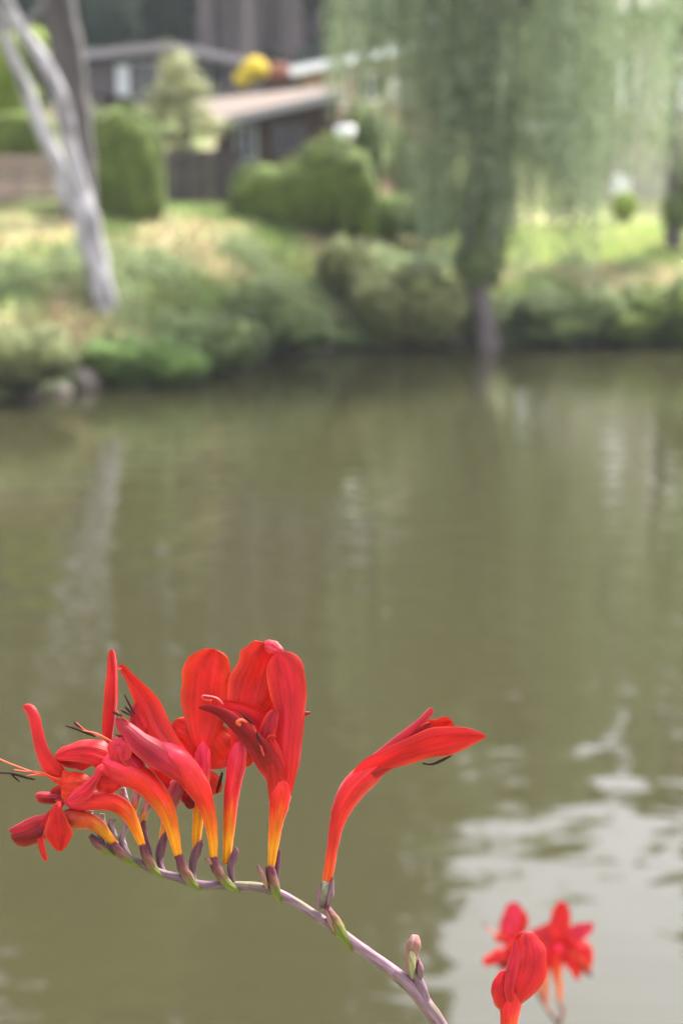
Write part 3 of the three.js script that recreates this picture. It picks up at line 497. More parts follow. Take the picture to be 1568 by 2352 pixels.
const stemM = new THREE.MeshPhysicalMaterial({ vertexColors: true, map: stemT, bumpMap: stemT, bumpScale: 0.0002, roughness: 0.6, specularIntensity: 0.35 });
const antherM = new THREE.MeshPhysicalMaterial({ color: new THREE.Color(0.022, 0.01, 0.011), roughness: 0.95, specularIntensity: 0.15 }), filamentM = matte(0.36, 0.045, 0.016, 0.8), styleM = matte(0.3, 0.012, 0.016, 0.7);
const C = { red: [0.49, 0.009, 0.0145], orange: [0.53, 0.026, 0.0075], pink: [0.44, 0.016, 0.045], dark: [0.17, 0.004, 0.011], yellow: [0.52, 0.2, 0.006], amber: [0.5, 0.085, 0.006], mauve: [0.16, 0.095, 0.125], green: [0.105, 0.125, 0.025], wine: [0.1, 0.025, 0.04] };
const ramp = (stops) => (u) => { for (let i = 1; i < stops.length; i++) if (u <= stops[i][0]) return mixc(stops[i - 1][1], stops[i][1], smooth(stops[i - 1][0], stops[i][0], u)); return stops.at(-1)[1]; };
const neg = (rows) => rows.map(([x, y, z, r]) => [x, -y, z, r]);
// petal: rows [x, y, z, half width]; n = way its face looks; cup = [arc at base, arc at tip]
function petalGeo(rows, { n = [0, 0, 1], n1 = null, cup = [-0.5, -0.25], col = C.red, edge = C.orange, map, wave = 0.11, round = 0.16, seed = 1, base = [0.47, 0.014, 0.011], sink = 14 }) {
  const q = neg(rows), U = 26, W = 12, pos = [], colr = [], uv = [], idx = [];
  const cs = []; for (let i = 0; i <= U; i++) cs.push(spline(q, i / U));
  for (let i = 0; i <= U; i++) {
    const u = i / U, a = cs[Math.max(0, i - 1)], b = cs[Math.min(U, i + 1)], T = V(b[0] - a[0], b[1] - a[1], b[2] - a[2]).normalize();
    const N = n1 ? V(mix(n[0], n1[0], u), mix(n[1], n1[1], u), mix(n[2], n1[2], u)) : V(...n); N.addScaledVector(T, -N.dot(T)).normalize();
    const B = V().crossVectors(N, T);
    let hw = Math.max(0.4, cs[i][3]); if (u > 1 - round) hw *= Math.sqrt(Math.max(0.0004, 1 - ((u - 1 + round) / round) ** 2));
    hw *= mix(0.55, 1, smooth(0, 0.22, u)); const dip = -sink * (1 - smooth(0, 0.24, u)), ph = mix(cup[0], cup[1], u), sgn = Math.sign(ph) || 1, A = Math.max(0.05, Math.abs(ph));
    for (let j = 0; j <= W; j++) {
      const v = j / W * 2 - 1, ed = 1 + 0.1 * noise(u * 8 + seed * 3.7, v > 0 ? 2 : 5, seed), s = Math.sin(v * A) / Math.sin(Math.min(A, 1.57)) * hw * ed, d = sgn * (1 - Math.cos(v * A)) / Math.sin(Math.min(A, 1.57)) * hw + dip - 0.07 * hw * Math.exp(-((v / 0.12) ** 2)) + smooth(0.12, 0.5, u) * (0.05 * hw * noise(v * 4.5 + seed * 2.3, u * 1.6, seed)) + smooth(0.1, 0.4, u) * wave * hw * (noise(u * 4 + seed, v * 1.4, seed * 2) + 0.6 * Math.abs(v) * noise(u * 9 + seed, v * 3, seed));
      const w = map(cs[i][0] + B.x * s + N.x * d, cs[i][1] + B.y * s + N.y * d, cs[i][2] + B.z * s + N.z * d);
      pos.push(w.x, w.y, w.z); uv.push(j / W, u * 1.0);
      let c = mixc(col, edge, 0.75 * Math.pow(Math.abs(v), 2.5) * smooth(0.05, 0.4, u)); if (base) c = mixc(base, c, smooth(0, 0.4, u)); c = mixc(c, [0.62, 0.075, 0.035], 0.4 * Math.pow(Math.abs(v), 9) * smooth(0.2, 0.5, u));
      const br = 1 + 0.16 * noise(u * 3 + seed, v * 2, seed) + 0.12 * noise(u * 2 + seed, v * 9, seed * 1.7); colr.push(c[0] * br, c[1] * br, c[2] * br);
    }
  }
  for (let i = 0; i < U; i++) for (let j = 0; j < W; j++) { const a = i * (W + 1) + j; idx.push(a, a + 1, a + W + 1, a + 1, a + W + 2, a + W + 1); }
  return geom(pos, colr, uv, idx);
}
const tubeStops = [[0, C.yellow], [0.13, C.yellow], [0.32, C.amber], [0.52, [0.48, 0.016, 0.01]], [1, C.pink]];
let PS = 0;
const streaked = (stops, seed) => { const r = ramp(stops), off = (h3(seed, 5, 9) - 0.5) * 0.1; return (u, th) => { const n = noise(Math.cos(th) * 3 + seed * 5.1, Math.sin(th) * 3, u * 1.5) * 0.11 + noise(Math.cos(th) * 9 + seed, Math.sin(th) * 9, u * 3) * 0.06; const c = r(clamp(u + (n + off) * Math.sin(Math.PI * clamp(u * 1.3)))), b = 1 + 0.14 * noise(u * 5 + seed, Math.cos(th) * 2, Math.sin(th) * 2); return [c[0] * b, c[1] * b, c[2] * b]; }; };
function flower(parent, map, tube, petals, { stops = tubeStops, stamens = [], label, lobe = 0.05, squash = 1, caps = true } = {}) {
  const f = part('flower', sweep(neg(tube), { seg: 40, rad: 18, map, close: 0.22, lobe, lobes: 3, squash, caps, rough: 0.05, seed: ++PS * 3.3, color: streaked(stops, PS) }), tubeM, parent);
  if (label) f.userData.label = label;
  for (const p of petals) part('petal', petalGeo(p.p, { ...p, map, seed: ++PS }), petalM, f);
  for (const [pts, an, fm = filamentM] of stamens) {
    if (pts) part('filament', sweep(neg(pts), { seg: 14, rad: 6, map }), fm, f);
    if (an) part('anther', sweep(neg(an), { seg: 10, rad: 7, map }), antherM, f);
  }
  return f;
}
function bract(parent, map, rows, stops, name = 'bract') { return part(name, sweep(neg(rows), { seg: 18, rad: 12, map, lobe: 0.12, lobes: 2, rough: 0.12, seed: ++PS, color: streaked(stops, PS) }), stemM, parent); }

// main spray ------------------------------------------------------------
{
  const base = V(0.07, H(0.07, -0.02) - 0.02, -0.02), map = lensMap(0.34, base);
  const g = thing('crocosmia_spray', 'sharp red crocosmia flower spray arching across the foreground, many open flowers', 'flower', base);
  // stem: along the flowers, out of the frame and down into the near bank
  const st = neg([[226, 2088, -14, 6], [288, 2133, -12, 9], [345, 2156, -8, 10], [400, 2182, -6, 11], [446, 2194, -6, 11], [500, 2212, -6, 11.5], [583, 2214, -6, 11.5], [655, 2219, -6, 12], [718, 2244, -6, 11.5], [777, 2282, -5, 12.5], [837, 2322, -5, 13.5], [900, 2370, -5, 14.5], [960, 2413, -5, 16], [1021, 2462, -5, 18], [1066, 2515, -5, 18.5], [1105, 2575, -6, 19], [1150, 2680, -8, 19.5], [1190, 2860, -10, 20], [1215, 3200, -14, 21]]).map(([x, y, z, r]) => { const w = map(x, y, z); return [w.x, w.y, w.z, r * 0.34 / FN]; });
  const last = st.at(-1); for (let i = 1; i <= 6; i++) { const t = i / 6; st.push([mix(last[0], 0, t), mix(last[1], 0, t), mix(last[2], 0, t), mix(last[3], 0.0035, t)]); }
  part('stem', sweep(st, { seg: 150, rad: 14, rough: 0.05, vlen: 0.02, color: (u, th) => { const w = clamp(0.5 + 0.9 * noise(u * 40, Math.cos(th), Math.sin(th))); const k = mix(0.62, 1, smooth(0.2, 0.4, u + 0.05 * noise(u * 60, th))); return mixc([0.19 * k, 0.115 * k, 0.15 * k], mixc([0.11, 0.055, 0.075], [0.11, 0.11, 0.04], smooth(0.3, -0.4, Math.sin(th * 1) * noise(u * 22, 4))), w * 0.8); } }), stemM, g);

  // 1: closed bud at the left end
  flower(g, map, [[292, 2112, -2, 9], [277, 2097, 0, 11], [247, 2066, 2, 18], [219, 2052, 2, 22], [186, 2047, 2, 26], [150, 2050, 2, 29]], [
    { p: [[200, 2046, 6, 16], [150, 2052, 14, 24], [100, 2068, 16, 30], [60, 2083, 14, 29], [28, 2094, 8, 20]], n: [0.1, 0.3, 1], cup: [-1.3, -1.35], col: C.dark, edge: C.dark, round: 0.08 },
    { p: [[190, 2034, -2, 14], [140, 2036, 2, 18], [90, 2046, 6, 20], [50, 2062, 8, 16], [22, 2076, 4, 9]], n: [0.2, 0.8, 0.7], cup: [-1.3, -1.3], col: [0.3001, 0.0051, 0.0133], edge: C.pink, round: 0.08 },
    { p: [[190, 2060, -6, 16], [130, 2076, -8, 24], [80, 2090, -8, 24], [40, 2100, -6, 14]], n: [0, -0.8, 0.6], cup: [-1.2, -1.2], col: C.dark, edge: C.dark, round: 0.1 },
  ], { stops: [[0, C.yellow], [0.3, [0.396, 0.150, 0.008]], [0.6, [0.372, 0.045, 0.010]], [1, C.dark]], label: 'closed dark red bud at the tip of the spray' });
  // 2: open flower at the left
  flower(g, map, [[360, 2122, 2, 8], [354, 2107, 3, 10], [335, 2060, 5, 15], [310, 2022, 8, 21], [274, 2003, 10, 24], [233, 2001, 10, 24], [192, 2002, 10, 25], [162, 1990, 10, 27]], [
    { p: [[165, 2002, 26, 10], [145, 2018, 36, 12], [144, 2052, 40, 26], [148, 2090, 36, 34], [152, 2128, 26, 18]], n: [0.1, 0.1, 1], cup: [-0.5, 0.35], col: [0.4365, 0.0059, 0.0095], round: 0.3 },
    { p: [[150, 2005, 8, 10], [122, 2045, 14, 10], [106, 2085, 14, 10], [108, 2120, 12, 10], [119, 2153, 8, 8]], n: [-0.5, 0, 0.8], cup: [0.6, 0.8], col: C.red },
    { p: [[180, 1965, 14, 26], [143, 1938, 20, 27], [115, 1905, 22, 21], [100, 1868, 20, 18], [90, 1830, 16, 17], [84, 1795, 10, 16], [72, 1772, 0, 14], [57, 1766, -10, 7]], n: [-0.5, 0.15, 0.9], cup: [-0.8, -0.9], col: [0.4365, 0.0093, 0.0171], edge: C.red, round: 0.1 },
    { p: [[232, 1978, 20, 20], [200, 1962, 30, 33], [175, 1962, 34, 36], [152, 1962, 30, 36]], n: [-0.1, 0.15, 1], cup: [-0.9, -0.5], col: C.orange, round: 0.06 },
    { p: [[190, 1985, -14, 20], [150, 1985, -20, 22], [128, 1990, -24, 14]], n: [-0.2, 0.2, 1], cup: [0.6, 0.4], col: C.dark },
  ], { stamens: [
    [[[170, 1950, 10, 3], [110, 1938, 8, 2.6], [60, 1922, 6, 2.4], [0, 1898, 4, 2.4], [-22, 1880, 2, 2]], null],
    [[[165, 1952, 16, 2.6], [130, 1942, 18, 2.2], [100, 1930, 16, 2.2], [60, 1928, 14, 2], [36, 1924, 14, 1.8]], [[88, 1949, 14, 2], [60, 1942, 15, 3.4], [28, 1934, 15, 2.6], [-4, 1932, 14, 1.5]]],
    [[[165, 1956, 14, 2.4], [120, 1940, 12, 2.2], [80, 1938, 12, 2], [62, 1943, 12, 1.8]], [[50, 1954, 13, 1.6], [36, 1942, 13, 2.8], [26, 1930, 13, 1.8]]],
  ], label: 'open red flower at the left end with long petal standing up' });
  // 3: large flower with drooping petals
  flower(g, map, [[448, 2150, 6, 9], [444, 2130, 8, 11], [433, 2080, 12, 16], [419, 2034, 16, 22], [397, 1994, 19, 28], [358, 1952, 21, 33], [315, 1930, 22, 37], [275, 1912, 22, 39], [255, 1900, 22, 38]], [
    { p: [[385, 1965, 28, 18], [350, 1912, 40, 28], [322, 1876, 48, 30], [305, 1852, 52, 24]], n: [0.5, 0.5, 0.7], cup: [-0.8, -0.5], col: C.pink, edge: C.red, round: 0.1 },
    { p: [[312, 1846, 50, 16], [304, 1856, 60, 27], [298, 1876, 64, 31], [298, 1904, 60, 26]], n: [-0.15, 0.25, 1], cup: [-0.45, -0.3], sink: 0, wave: 0.04, round: 0.14, col: [0.4048, 0.0119, 0.0285], edge: C.pink, base: C.pink },
    { p: [[300, 1900, 24, 34], [265, 1888, 34, 40], [225, 1876, 38, 36], [185, 1876, 34, 26], [152, 1886, 26, 17], [137, 1890, 22, 8]], n: [-0.1, 0.45, 0.9], cup: [-0.7, -0.5], col: [0.4470, 0.0043, 0.0114], edge: C.red, wave: 0.1 },
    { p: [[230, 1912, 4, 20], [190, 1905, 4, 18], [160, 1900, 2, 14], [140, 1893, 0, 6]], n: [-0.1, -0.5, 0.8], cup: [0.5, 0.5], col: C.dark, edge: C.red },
    { p: [[290, 1895, -6, 18], [276, 1845, -8, 15], [278, 1800, -8, 20], [282, 1750, -6, 22], [284, 1700, -4, 19], [284, 1655, -2, 15], [280, 1622, 0, 9]], n: [0.5, 0, 0.8], cup: [-0.9, -0.8], col: [0.4470, 0.0110, 0.0171], edge: C.orange, wave: 0.12, round: 0.08 },
    { p: [[300, 1925, 56, 28], [255, 1918, 62, 16], [238, 1945, 64, 12], [215, 1970, 62, 22], [190, 1988, 56, 22], [167, 2003, 46, 9]], n: [-0.3, 0.5, 0.9], cup: [-0.7, -0.5], col: [0.4259, 0.0076, 0.0209], edge: C.pink },
    { p: [[310, 1965, 30, 14], [270, 1960, 40, 26], [240, 1968, 42, 14]], n: [0, -0.3, 1], cup: [-0.6, -0.6], col: C.red, edge: C.red },
  ], { stamens: [
    [[[310, 1880, 40, 3.2], [288, 1860, 48, 3], [262, 1844, 52, 3], [235, 1832, 52, 2.6], [200, 1826, 50, 2]], [[240, 1842, 50, 1.8], [215, 1832, 51, 3], [185, 1820, 50, 3], [163, 1814, 48, 1.2]]],
    [[[300, 1868, 40, 2.6], [260, 1846, 46, 2.4], [215, 1826, 46, 2], [192, 1806, 44, 1.4]], [[205, 1820, 44, 2.2], [192, 1812, 44, 2.6], [186, 1804, 44, 1.4]]],
  ], label: 'large red flower with folded drooping petals, third from the left end' });
  // 4: large half-open flower
  flower(g, map, [[534, 2152, 4, 9], [533, 2109, 6, 12], [527, 2059, 9, 16], [516, 2016, 12, 21], [497, 1973, 16, 29], [463, 1924, 20, 34], [425, 1890, 22, 34], [388, 1862, 22, 26]], [
    { p: [[500, 1985, 24, 18], [458, 1922, 48, 34], [408, 1880, 60, 40], [360, 1848, 62, 36], [322, 1816, 54, 24], [290, 1794, 44, 9]], n: [0.35, 0.5, 0.8], cup: [-1.0, -1.1], col: [0.27, 0.006, 0.021], edge: C.pink, round: 0.1 },
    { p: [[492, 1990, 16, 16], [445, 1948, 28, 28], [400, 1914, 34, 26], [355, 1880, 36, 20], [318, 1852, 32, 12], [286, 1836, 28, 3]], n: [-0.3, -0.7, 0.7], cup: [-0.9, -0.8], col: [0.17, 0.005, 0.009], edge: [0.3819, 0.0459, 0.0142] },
    { p: [[512, 2000, 8, 12], [488, 1945, 16, 24], [455, 1895, 16, 33], [420, 1855, 8, 37], [392, 1815, 0, 35], [372, 1770, -4, 32], [350, 1730, 0, 25], [325, 1692, 8, 13], [305, 1668, 18, 10], [297, 1674, 28, 6]], n: [0.6, 0.4, 0.8], n1: [-0.4, 0.1, 0.9], cup: [-0.9, 0.7], col: [0.4400, 0.0110, 0.0123], edge: C.orange },
    { p: [[375, 1845, 14, 24], [350, 1815, 20, 22], [340, 1785, 20, 16], [343, 1756, 16, 6]], n: [0.2, 0.3, 0.9], cup: [-0.5, -0.4], col: [0.3379, 0.0043, 0.0123], edge: C.red },
  ], { stamens: [
    [null, [[338, 1786, 30, 1.6], [325, 1762, 34, 3], [312, 1737, 36, 1.8]]], [null, [[332, 1786, 34, 2], [320, 1774, 36, 2.8], [313, 1766, 36, 1.4]]],
    [null, [[334, 1790, 40, 2], [315, 1782, 42, 3], [303, 1776, 42, 1.4]]], [null, [[306, 1790, 44, 1.6], [290, 1784, 46, 3.2], [283, 1779, 46, 1.6]]],
    [[[350, 1830, 30, 3], [315, 1800, 38, 3], [300, 1788, 42, 2.5], [292, 1776, 42, 2]], null],
  ], label: 'large half-open flower with dark stamens, lying to the left' });
  // 5: back flower showing broad rounded orange-red petals
  flower(g, map, [[490, 2124, -34, 9], [493, 2080, -34, 12], [497, 2035, -36, 14], [503, 1985, -38, 17], [508, 1930, -40, 19], [507, 1880, -42, 20], [505, 1845, -44, 18]], [
    { p: [[506, 1900, -24, 20], [506, 1855, -26, 26], [508, 1800, -34, 50], [512, 1740, -40, 64], [520, 1690, -42, 62], [528, 1652, -41, 52], [535, 1622, -38, 40]], n: [0.05, 0, 1], cup: [-0.4, -0.25], col: [0.4638, 0.0085, 0.0066], edge: [0.4910, 0.0348, 0.0047], round: 0.2 },
    { p: [[508, 1900, -44, 18], [480, 1850, -50, 40], [450, 1822, -54, 36], [430, 1810, -56, 20]], n: [0, 0.2, 1], cup: [-0.3, -0.2], col: [0.4585, 0.0110, 0.0076], round: 0.3 },
    { p: [[510, 1850, -44, 18], [535, 1860, -50, 54], [556, 1890, -54, 60], [570, 1915, -56, 34]], n: [0, 0.1, 1], cup: [-0.3, -0.2], col: [0.4585, 0.0136, 0.0076], edge: [0.4805, 0.0348, 0.0057], round: 0.3 },
    { p: [[508, 1930, -44, 14], [530, 1955, -46, 24], [542, 1985, -46, 14]], n: [0.2, 0, 1], cup: [-0.3, -0.2], col: [0.4690, 0.0229, 0.0095] },
  ], { stops: [[0, C.yellow], [0.3, C.yellow], [0.5, C.amber], [0.7, C.pink], [1, C.pink]], stamens: [[null, [[542, 1982, -30, 2], [549, 1958, -30, 4.4], [556, 1930, -30, 2.4]]]], label: 'back flower turned away with a broad rounded orange-red petal' });
  // 6: back flower with the tall petal
  flower(g, map, [[566, 2160, -22, 9], [569, 2120, -22, 12], [573, 2070, -22, 15], [577, 2010, -22, 18], [584, 1955, -22, 21], [593, 1900, -24, 24], [600, 1850, -26, 24]], [
    { p: [[592, 1910, -10, 22], [602, 1850, -14, 30], [614, 1780, -22, 48], [632, 1715, -28, 60], [650, 1660, -28, 56], [660, 1630, -26, 48], [668, 1607, -22, 36]], n: [0.1, 0.05, 1], cup: [-0.5, -0.25], col: [0.4585, 0.0085, 0.0076], edge: [0.4805, 0.0229, 0.0057], round: 0.12 },
    { p: [[598, 1870, -34, 20], [630, 1820, -40, 40], [660, 1760, -42, 44], [690, 1690, -36, 40], [700, 1640, -30, 20]], n: [0.1, 0, 1], cup: [-0.3, -0.3], col: C.red, round: 0.25 },
    { p: [[598, 1890, -36, 16], [615, 1900, -40, 22], [627, 1912, -42, 14]], n: [0, 0, 1], cup: [-0.3, -0.2], col: [0.4690, 0.0272, 0.0057], round: 0.3 },
    { p: [[652, 1618, -14, 13], [672, 1612, -4, 18], [694, 1622, 4, 15], [706, 1634, 6, 6]], n: [0, 0.4, 0.9], cup: [-0.6, -0.6], col: C.pink },
  ], { stops: [[0, C.yellow], [0.25, C.yellow], [0.4, C.amber], [0.6, [0.459, 0.013, 0.020]], [1, C.pink]], label: 'slim flower behind the stout one, with a tall upright petal' });
  // 7: stout flower facing left with tall pink petal
  flower(g, map, [[678, 2172, 0, 9], [683, 2116, 2, 13], [690, 2058, 6, 18], [698, 2010, 10, 25], [700, 1972, 10, 28], [692, 1935, 10, 24], [685, 1905, 10, 16]], [
    { p: [[704, 2020, 24, 20], [712, 1950, 32, 28], [716, 1865, 30, 29], [722, 1790, 26, 34], [720, 1735, 26, 45], [714, 1690, 28, 49], [703, 1655, 30, 40], [692, 1632, 32, 28]], n: [-0.1, 0.1, 1], cup: [-0.7, -0.3], col: [0.4039, 0.0102, 0.0209], edge: [0.4470, 0.0153, 0.0142], round: 0.16, wave: 0.07 },
    { p: [[718, 1985, 2, 14], [740, 1920, 4, 15], [746, 1860, 4, 18], [752, 1790, 6, 18], [755, 1720, 10, 18], [748, 1670, 12, 8]], n: [0.7, 0, 0.7], cup: [-0.6, -0.4], col: [0.4039, 0.0110, 0.0190], edge: C.orange },
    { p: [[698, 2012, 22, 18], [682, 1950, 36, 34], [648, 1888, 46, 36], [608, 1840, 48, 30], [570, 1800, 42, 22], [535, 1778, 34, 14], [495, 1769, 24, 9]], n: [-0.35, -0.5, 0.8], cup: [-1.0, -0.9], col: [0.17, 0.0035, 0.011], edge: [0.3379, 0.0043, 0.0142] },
    { p: [[680, 1890, -14, 34], [650, 1825, -16, 42], [610, 1790, -12, 34], [565, 1772, -4, 22], [530, 1768, 4, 10]], n: [0, 0.3, 1], cup: [0.7, 0.5], col: C.red, edge: [0.4585, 0.0110, 0.0095] },
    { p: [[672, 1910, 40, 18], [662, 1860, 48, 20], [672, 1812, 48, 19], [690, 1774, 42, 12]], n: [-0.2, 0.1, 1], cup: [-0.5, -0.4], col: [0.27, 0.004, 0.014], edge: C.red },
    { p: [[690, 2075, 10, 13], [696, 2020, 24, 22], [697, 1970, 36, 29], [690, 1920, 46, 26], [680, 1870, 52, 18], [676, 1846, 56, 10], [692, 1842, 62, 6]], n: [0.05, 0.1, 1], cup: [-1.3, -0.7], sink: 9, col: [0.4136, 0.0102, 0.0123], edge: C.red, base: [0.49, 0.05, 0.008] },
    { p: [[745, 1795, -14, 8], [760, 1784, -12, 7], [776, 1781, -10, 4]], n: [0.2, 0.5, 0.8], cup: [-0.8, -0.8], col: C.dark, edge: C.pink },
  ], { stamens: [
    [null, [[600, 1780, 62, 1.6], [622, 1800, 64, 3.4], [636, 1812, 64, 2]]], [[[660, 1890, 58, 3], [650, 1860, 62, 3], [640, 1830, 64, 2.4], [630, 1808, 64, 2]], null, styleM],
    [[[558, 1762, 44, 3], [545, 1748, 46, 4], [528, 1742, 46, 3.5], [506, 1740, 46, 3], [512, 1750, 48, 3], [530, 1752, 50, 3.4]], null, styleM],
    [[[618, 1806, 66, 3], [604, 1800, 67, 5], [594, 1806, 66, 6], [602, 1814, 66, 4]], null],
    [null, [[641, 1830, 66, 2], [646, 1846, 66, 3], [653, 1866, 62, 1.6]]],
  ], label: 'stout red flower with a tall pink petal, second from the right' });
  // 8: single flower pointing right
  flower(g, map, [[812, 2222, 0, 11], [821, 2183, 0, 13], [831, 2120, 2, 14], [841, 2065, 4, 18], [857, 2015, 6, 26], [888, 1966, 8, 32], [933, 1925, 8, 30], [975, 1895, 6, 24]], [
    { p: [[866, 2002, 22, 18], [905, 1945, 32, 28], [960, 1906, 38, 31], [1030, 1878, 38, 33], [1100, 1858, 32, 40], [1165, 1846, 22, 28], [1216, 1841, 10, 3]], n: [0, -0.35, 0.95], cup: [-0.9, -0.6], col: [0.4259, 0.0068, 0.0104], edge: C.red, round: 0.05, wave: 0.08 },
    { p: [[868, 1985, 8, 14], [905, 1918, 10, 22], [958, 1872, 8, 20], [1005, 1835, 10, 17], [1050, 1796, 10, 14], [1080, 1768, 6, 10]], n: [-0.5, 0.55, 0.7], cup: [-1.2, -1.2], col: [0.3379, 0.0059, 0.0190], edge: C.pink, round: 0.06 },
    { p: [[980, 1880, -12, 22], [1050, 1845, -16, 34], [1100, 1822, -18, 28], [1132, 1806, -16, 18]], n: [0, 0.3, 0.95], cup: [0.4, 0.3], col: [0.4585, 0.0110, 0.0066], edge: C.orange, round: 0.12, wave: 0.14 },
    { p: [[870, 2010, 24, 16], [900, 1970, 32, 18], [950, 1935, 30, 14], [992, 1914, 20, 4]], n: [0.4, -0.6, 0.7], cup: [-0.8, -0.6], col: [0.3168, 0.0043, 0.0104], edge: C.red },
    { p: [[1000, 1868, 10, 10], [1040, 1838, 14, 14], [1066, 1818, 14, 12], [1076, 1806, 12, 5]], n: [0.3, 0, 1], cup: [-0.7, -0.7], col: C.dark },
  ], { stops: [[0, C.amber], [0.16, [0.44, 0.045, 0.008]], [0.34, [0.42, 0.012, 0.012]], [1, [0.44, 0.01, 0.018]]], stamens: [[null, [[1056, 1908, 18, 2], [1078, 1911, 18, 2.6], [1104, 1901, 16, 4], [1128, 1889, 12, 1.6]]]], label: 'single red flower at the right of the spray, pointing right' });
  // back row: young tubes and buds half hidden behind
  const pale = [0.24, 0.17, 0.2];
  flower(g, map, [[405, 2110, -34, 8], [412, 2070, -36, 11], [424, 2025, -40, 16], [440, 1985, -44, 22], [455, 1945, -46, 26]], [
    { p: [[452, 1985, -30, 16], [470, 1990, -30, 22], [476, 2006, -28, 18], [472, 2022, -26, 8]], n: [0, 0, 1], cup: [-0.4, -0.3], col: C.dark, edge: C.dark },
    { p: [[440, 1980, -50, 26], [415, 1945, -54, 24], [392, 1915, -56, 22], [372, 1902, -56, 10]], n: [0, 0.2, 1], cup: [-0.3, -0.3], col: [0.4690, 0.0110, 0.0076] },
  ], { stops: [[0, C.yellow], [0.3, [0.396, 0.150, 0.033]], [0.55, [0.275, 0.070, 0.088]], [1, [0.310, 0.023, 0.050]]], label: 'back flower half hidden between the two large left flowers' });
  for (const t of [[[352, 2066, -30, 8], [358, 2045, -32, 9], [368, 2015, -34, 11], [380, 1985, -36, 12]], [[331, 2038, -36, 8], [336, 2018, -36, 9], [342, 1992, -38, 11], [348, 1965, -40, 11]]]) flower(g, map, t, [], { stops: [[0, C.yellow], [0.35, [0.385, 0.180, 0.055]], [0.7, [0.275, 0.140, 0.165]], [1, [0.303, 0.070, 0.099]]] });
  for (const t of [[[326, 2148, -12, 8], [312, 2118, -24, 9], [306, 2096, -28, 9], [313, 2072, -30, 10], [322, 2048, -32, 10]], [[304, 2138, -12, 7], [288, 2092, -24, 8], [278, 2064, -28, 9], [284, 2046, -28, 9]], [[280, 2124, -12, 6], [264, 2074, -26, 8], [256, 2050, -28, 9], [258, 2034, -28, 8]], [[258, 2110, -12, 6], [238, 2060, -26, 8], [226, 2036, -28, 9], [226, 2026, -28, 8]], [[318, 2012, -40, 10], [310, 1990, -42, 11], [306, 1970, -42, 10]]]) bract(g, map, t, [[0, [0.088, 0.050, 0.066]], [0.3, pale], [0.75, [0.275, 0.190, 0.231]], [1, [0.220, 0.150, 0.121]]], 'calyx');
  part('bud', sweep(neg([[170, 1992, -30, 8], [140, 1996, -30, 15], [112, 1995, -30, 16], [96, 1993, -30, 13], [89, 1994, -30, 4]]), { seg: 18, rad: 14, map, lobe: 0.04, color: ramp([[0, C.dark], [1, [0.223, 0.005, 0.010]]]) }), tubeM, g);
  // calyces behind the open flowers
  for (const t of [[[378, 2172, -12, 6], [374, 2130, -22, 7], [363, 2092, -26, 10], [358, 2062, -26, 9], [364, 2052, -26, 4]], [[412, 2186, -10, 8], [402, 2162, -22, 9], [399, 2140, -28, 12], [406, 2112, -28, 13], [413, 2090, -28, 9], [417, 2080, -28, 3]], [[487, 2210, -8, 8], [482, 2180, -16, 9], [484, 2150, -20, 13], [494, 2125, -20, 13], [503, 2106, -20, 7], [506, 2098, -20, 2]], [[586, 2216, -8, 7], [579, 2190, -8, 8], [576, 2168, -6, 10], [584, 2144, -6, 11], [590, 2128, -6, 8], [591, 2118, -6, 2]], [[696, 2232, -10, 6], [692, 2196, -14, 7], [695, 2160, -12, 8], [698, 2136, -12, 6], [700, 2124, -12, 2]]]) bract(g, map, t, [[0, [0.132, 0.075, 0.105]], [0.5, [0.121, 0.050, 0.077]], [1, C.wine]], 'calyx');
  // bracts along the stem: sheaths that hold the flower bases
  const bs = [[0, C.green], [0.3, C.green], [0.55, [0.14, 0.06, 0.045]], [0.8, C.wine], [1, [0.1, 0.022, 0.03]]];
  for (const t of [[[298, 2142, -4, 4], [268, 2130, -2, 9], [244, 2112, -2, 10], [224, 2090, -2, 4]], [[352, 2166, -2, 4], [324, 2153, 2, 12], [298, 2130, 3, 14], [283, 2108, 2, 11]], [[408, 2194, -2, 4], [384, 2172, 4, 13], [366, 2140, 5, 14], [356, 2112, 4, 10]], [[502, 2226, -2, 4], [478, 2204, 5, 14], [458, 2170, 8, 15], [446, 2138, 8, 12]], [[600, 2230, -2, 4], [568, 2208, 5, 14], [543, 2174, 6, 15], [531, 2145, 5, 13]], [[702, 2258, -2, 4], [690, 2228, 5, 13], [680, 2196, 4, 15], [674, 2166, 2, 13]], [[880, 2378, 0, 4], [858, 2340, 10, 14], [838, 2304, 10, 15], [823, 2278, 8, 11], [814, 2260, 6, 3]]]) bract(g, map, t, bs);
  for (const t of [[[668, 2222, 12, 3], [660, 2196, 14, 8], [650, 2176, 14, 7], [644, 2162, 12, 2]], [[532, 2160, 12, 6], [522, 2152, 14, 7], [512, 2146, 14, 2]], [[836, 2328, 14, 4], [826, 2304, 18, 7], [818, 2284, 16, 6], [812, 2270, 12, 2]]]) bract(g, map, t, [[0, [0.248, 0.150, 0.088]], [0.6, [0.220, 0.100, 0.094]], [1, C.wine]]);
  // calyx of the single flower, and the spent one on the lower stem
  bract(g, map, [[806, 2270, -2, 8], [808, 2248, 0, 15], [812, 2222, 0, 16], [818, 2204, 0, 12]], [[0, [0.132, 0.065, 0.088]], [0.5, [0.143, 0.140, 0.088]], [1, [0.198, 0.210, 0.154]]], 'calyx');
  bract(g, map, [[798, 2274, 6, 4], [796, 2248, 8, 8], [799, 2222, 8, 6], [802, 2206, 6, 2]], [[0, C.mauve], [1, [0.165, 0.070, 0.066]]], 'calyx');
  bract(g, map, [[820, 2264, 8, 5], [826, 2240, 10, 9], [829, 2214, 8, 7], [832, 2192, 4, 2]], [[0, C.mauve], [1, [0.132, 0.050, 0.077]]], 'calyx');
  const pod = (rows, s) => bract(g, map, rows, s, 'calyx');
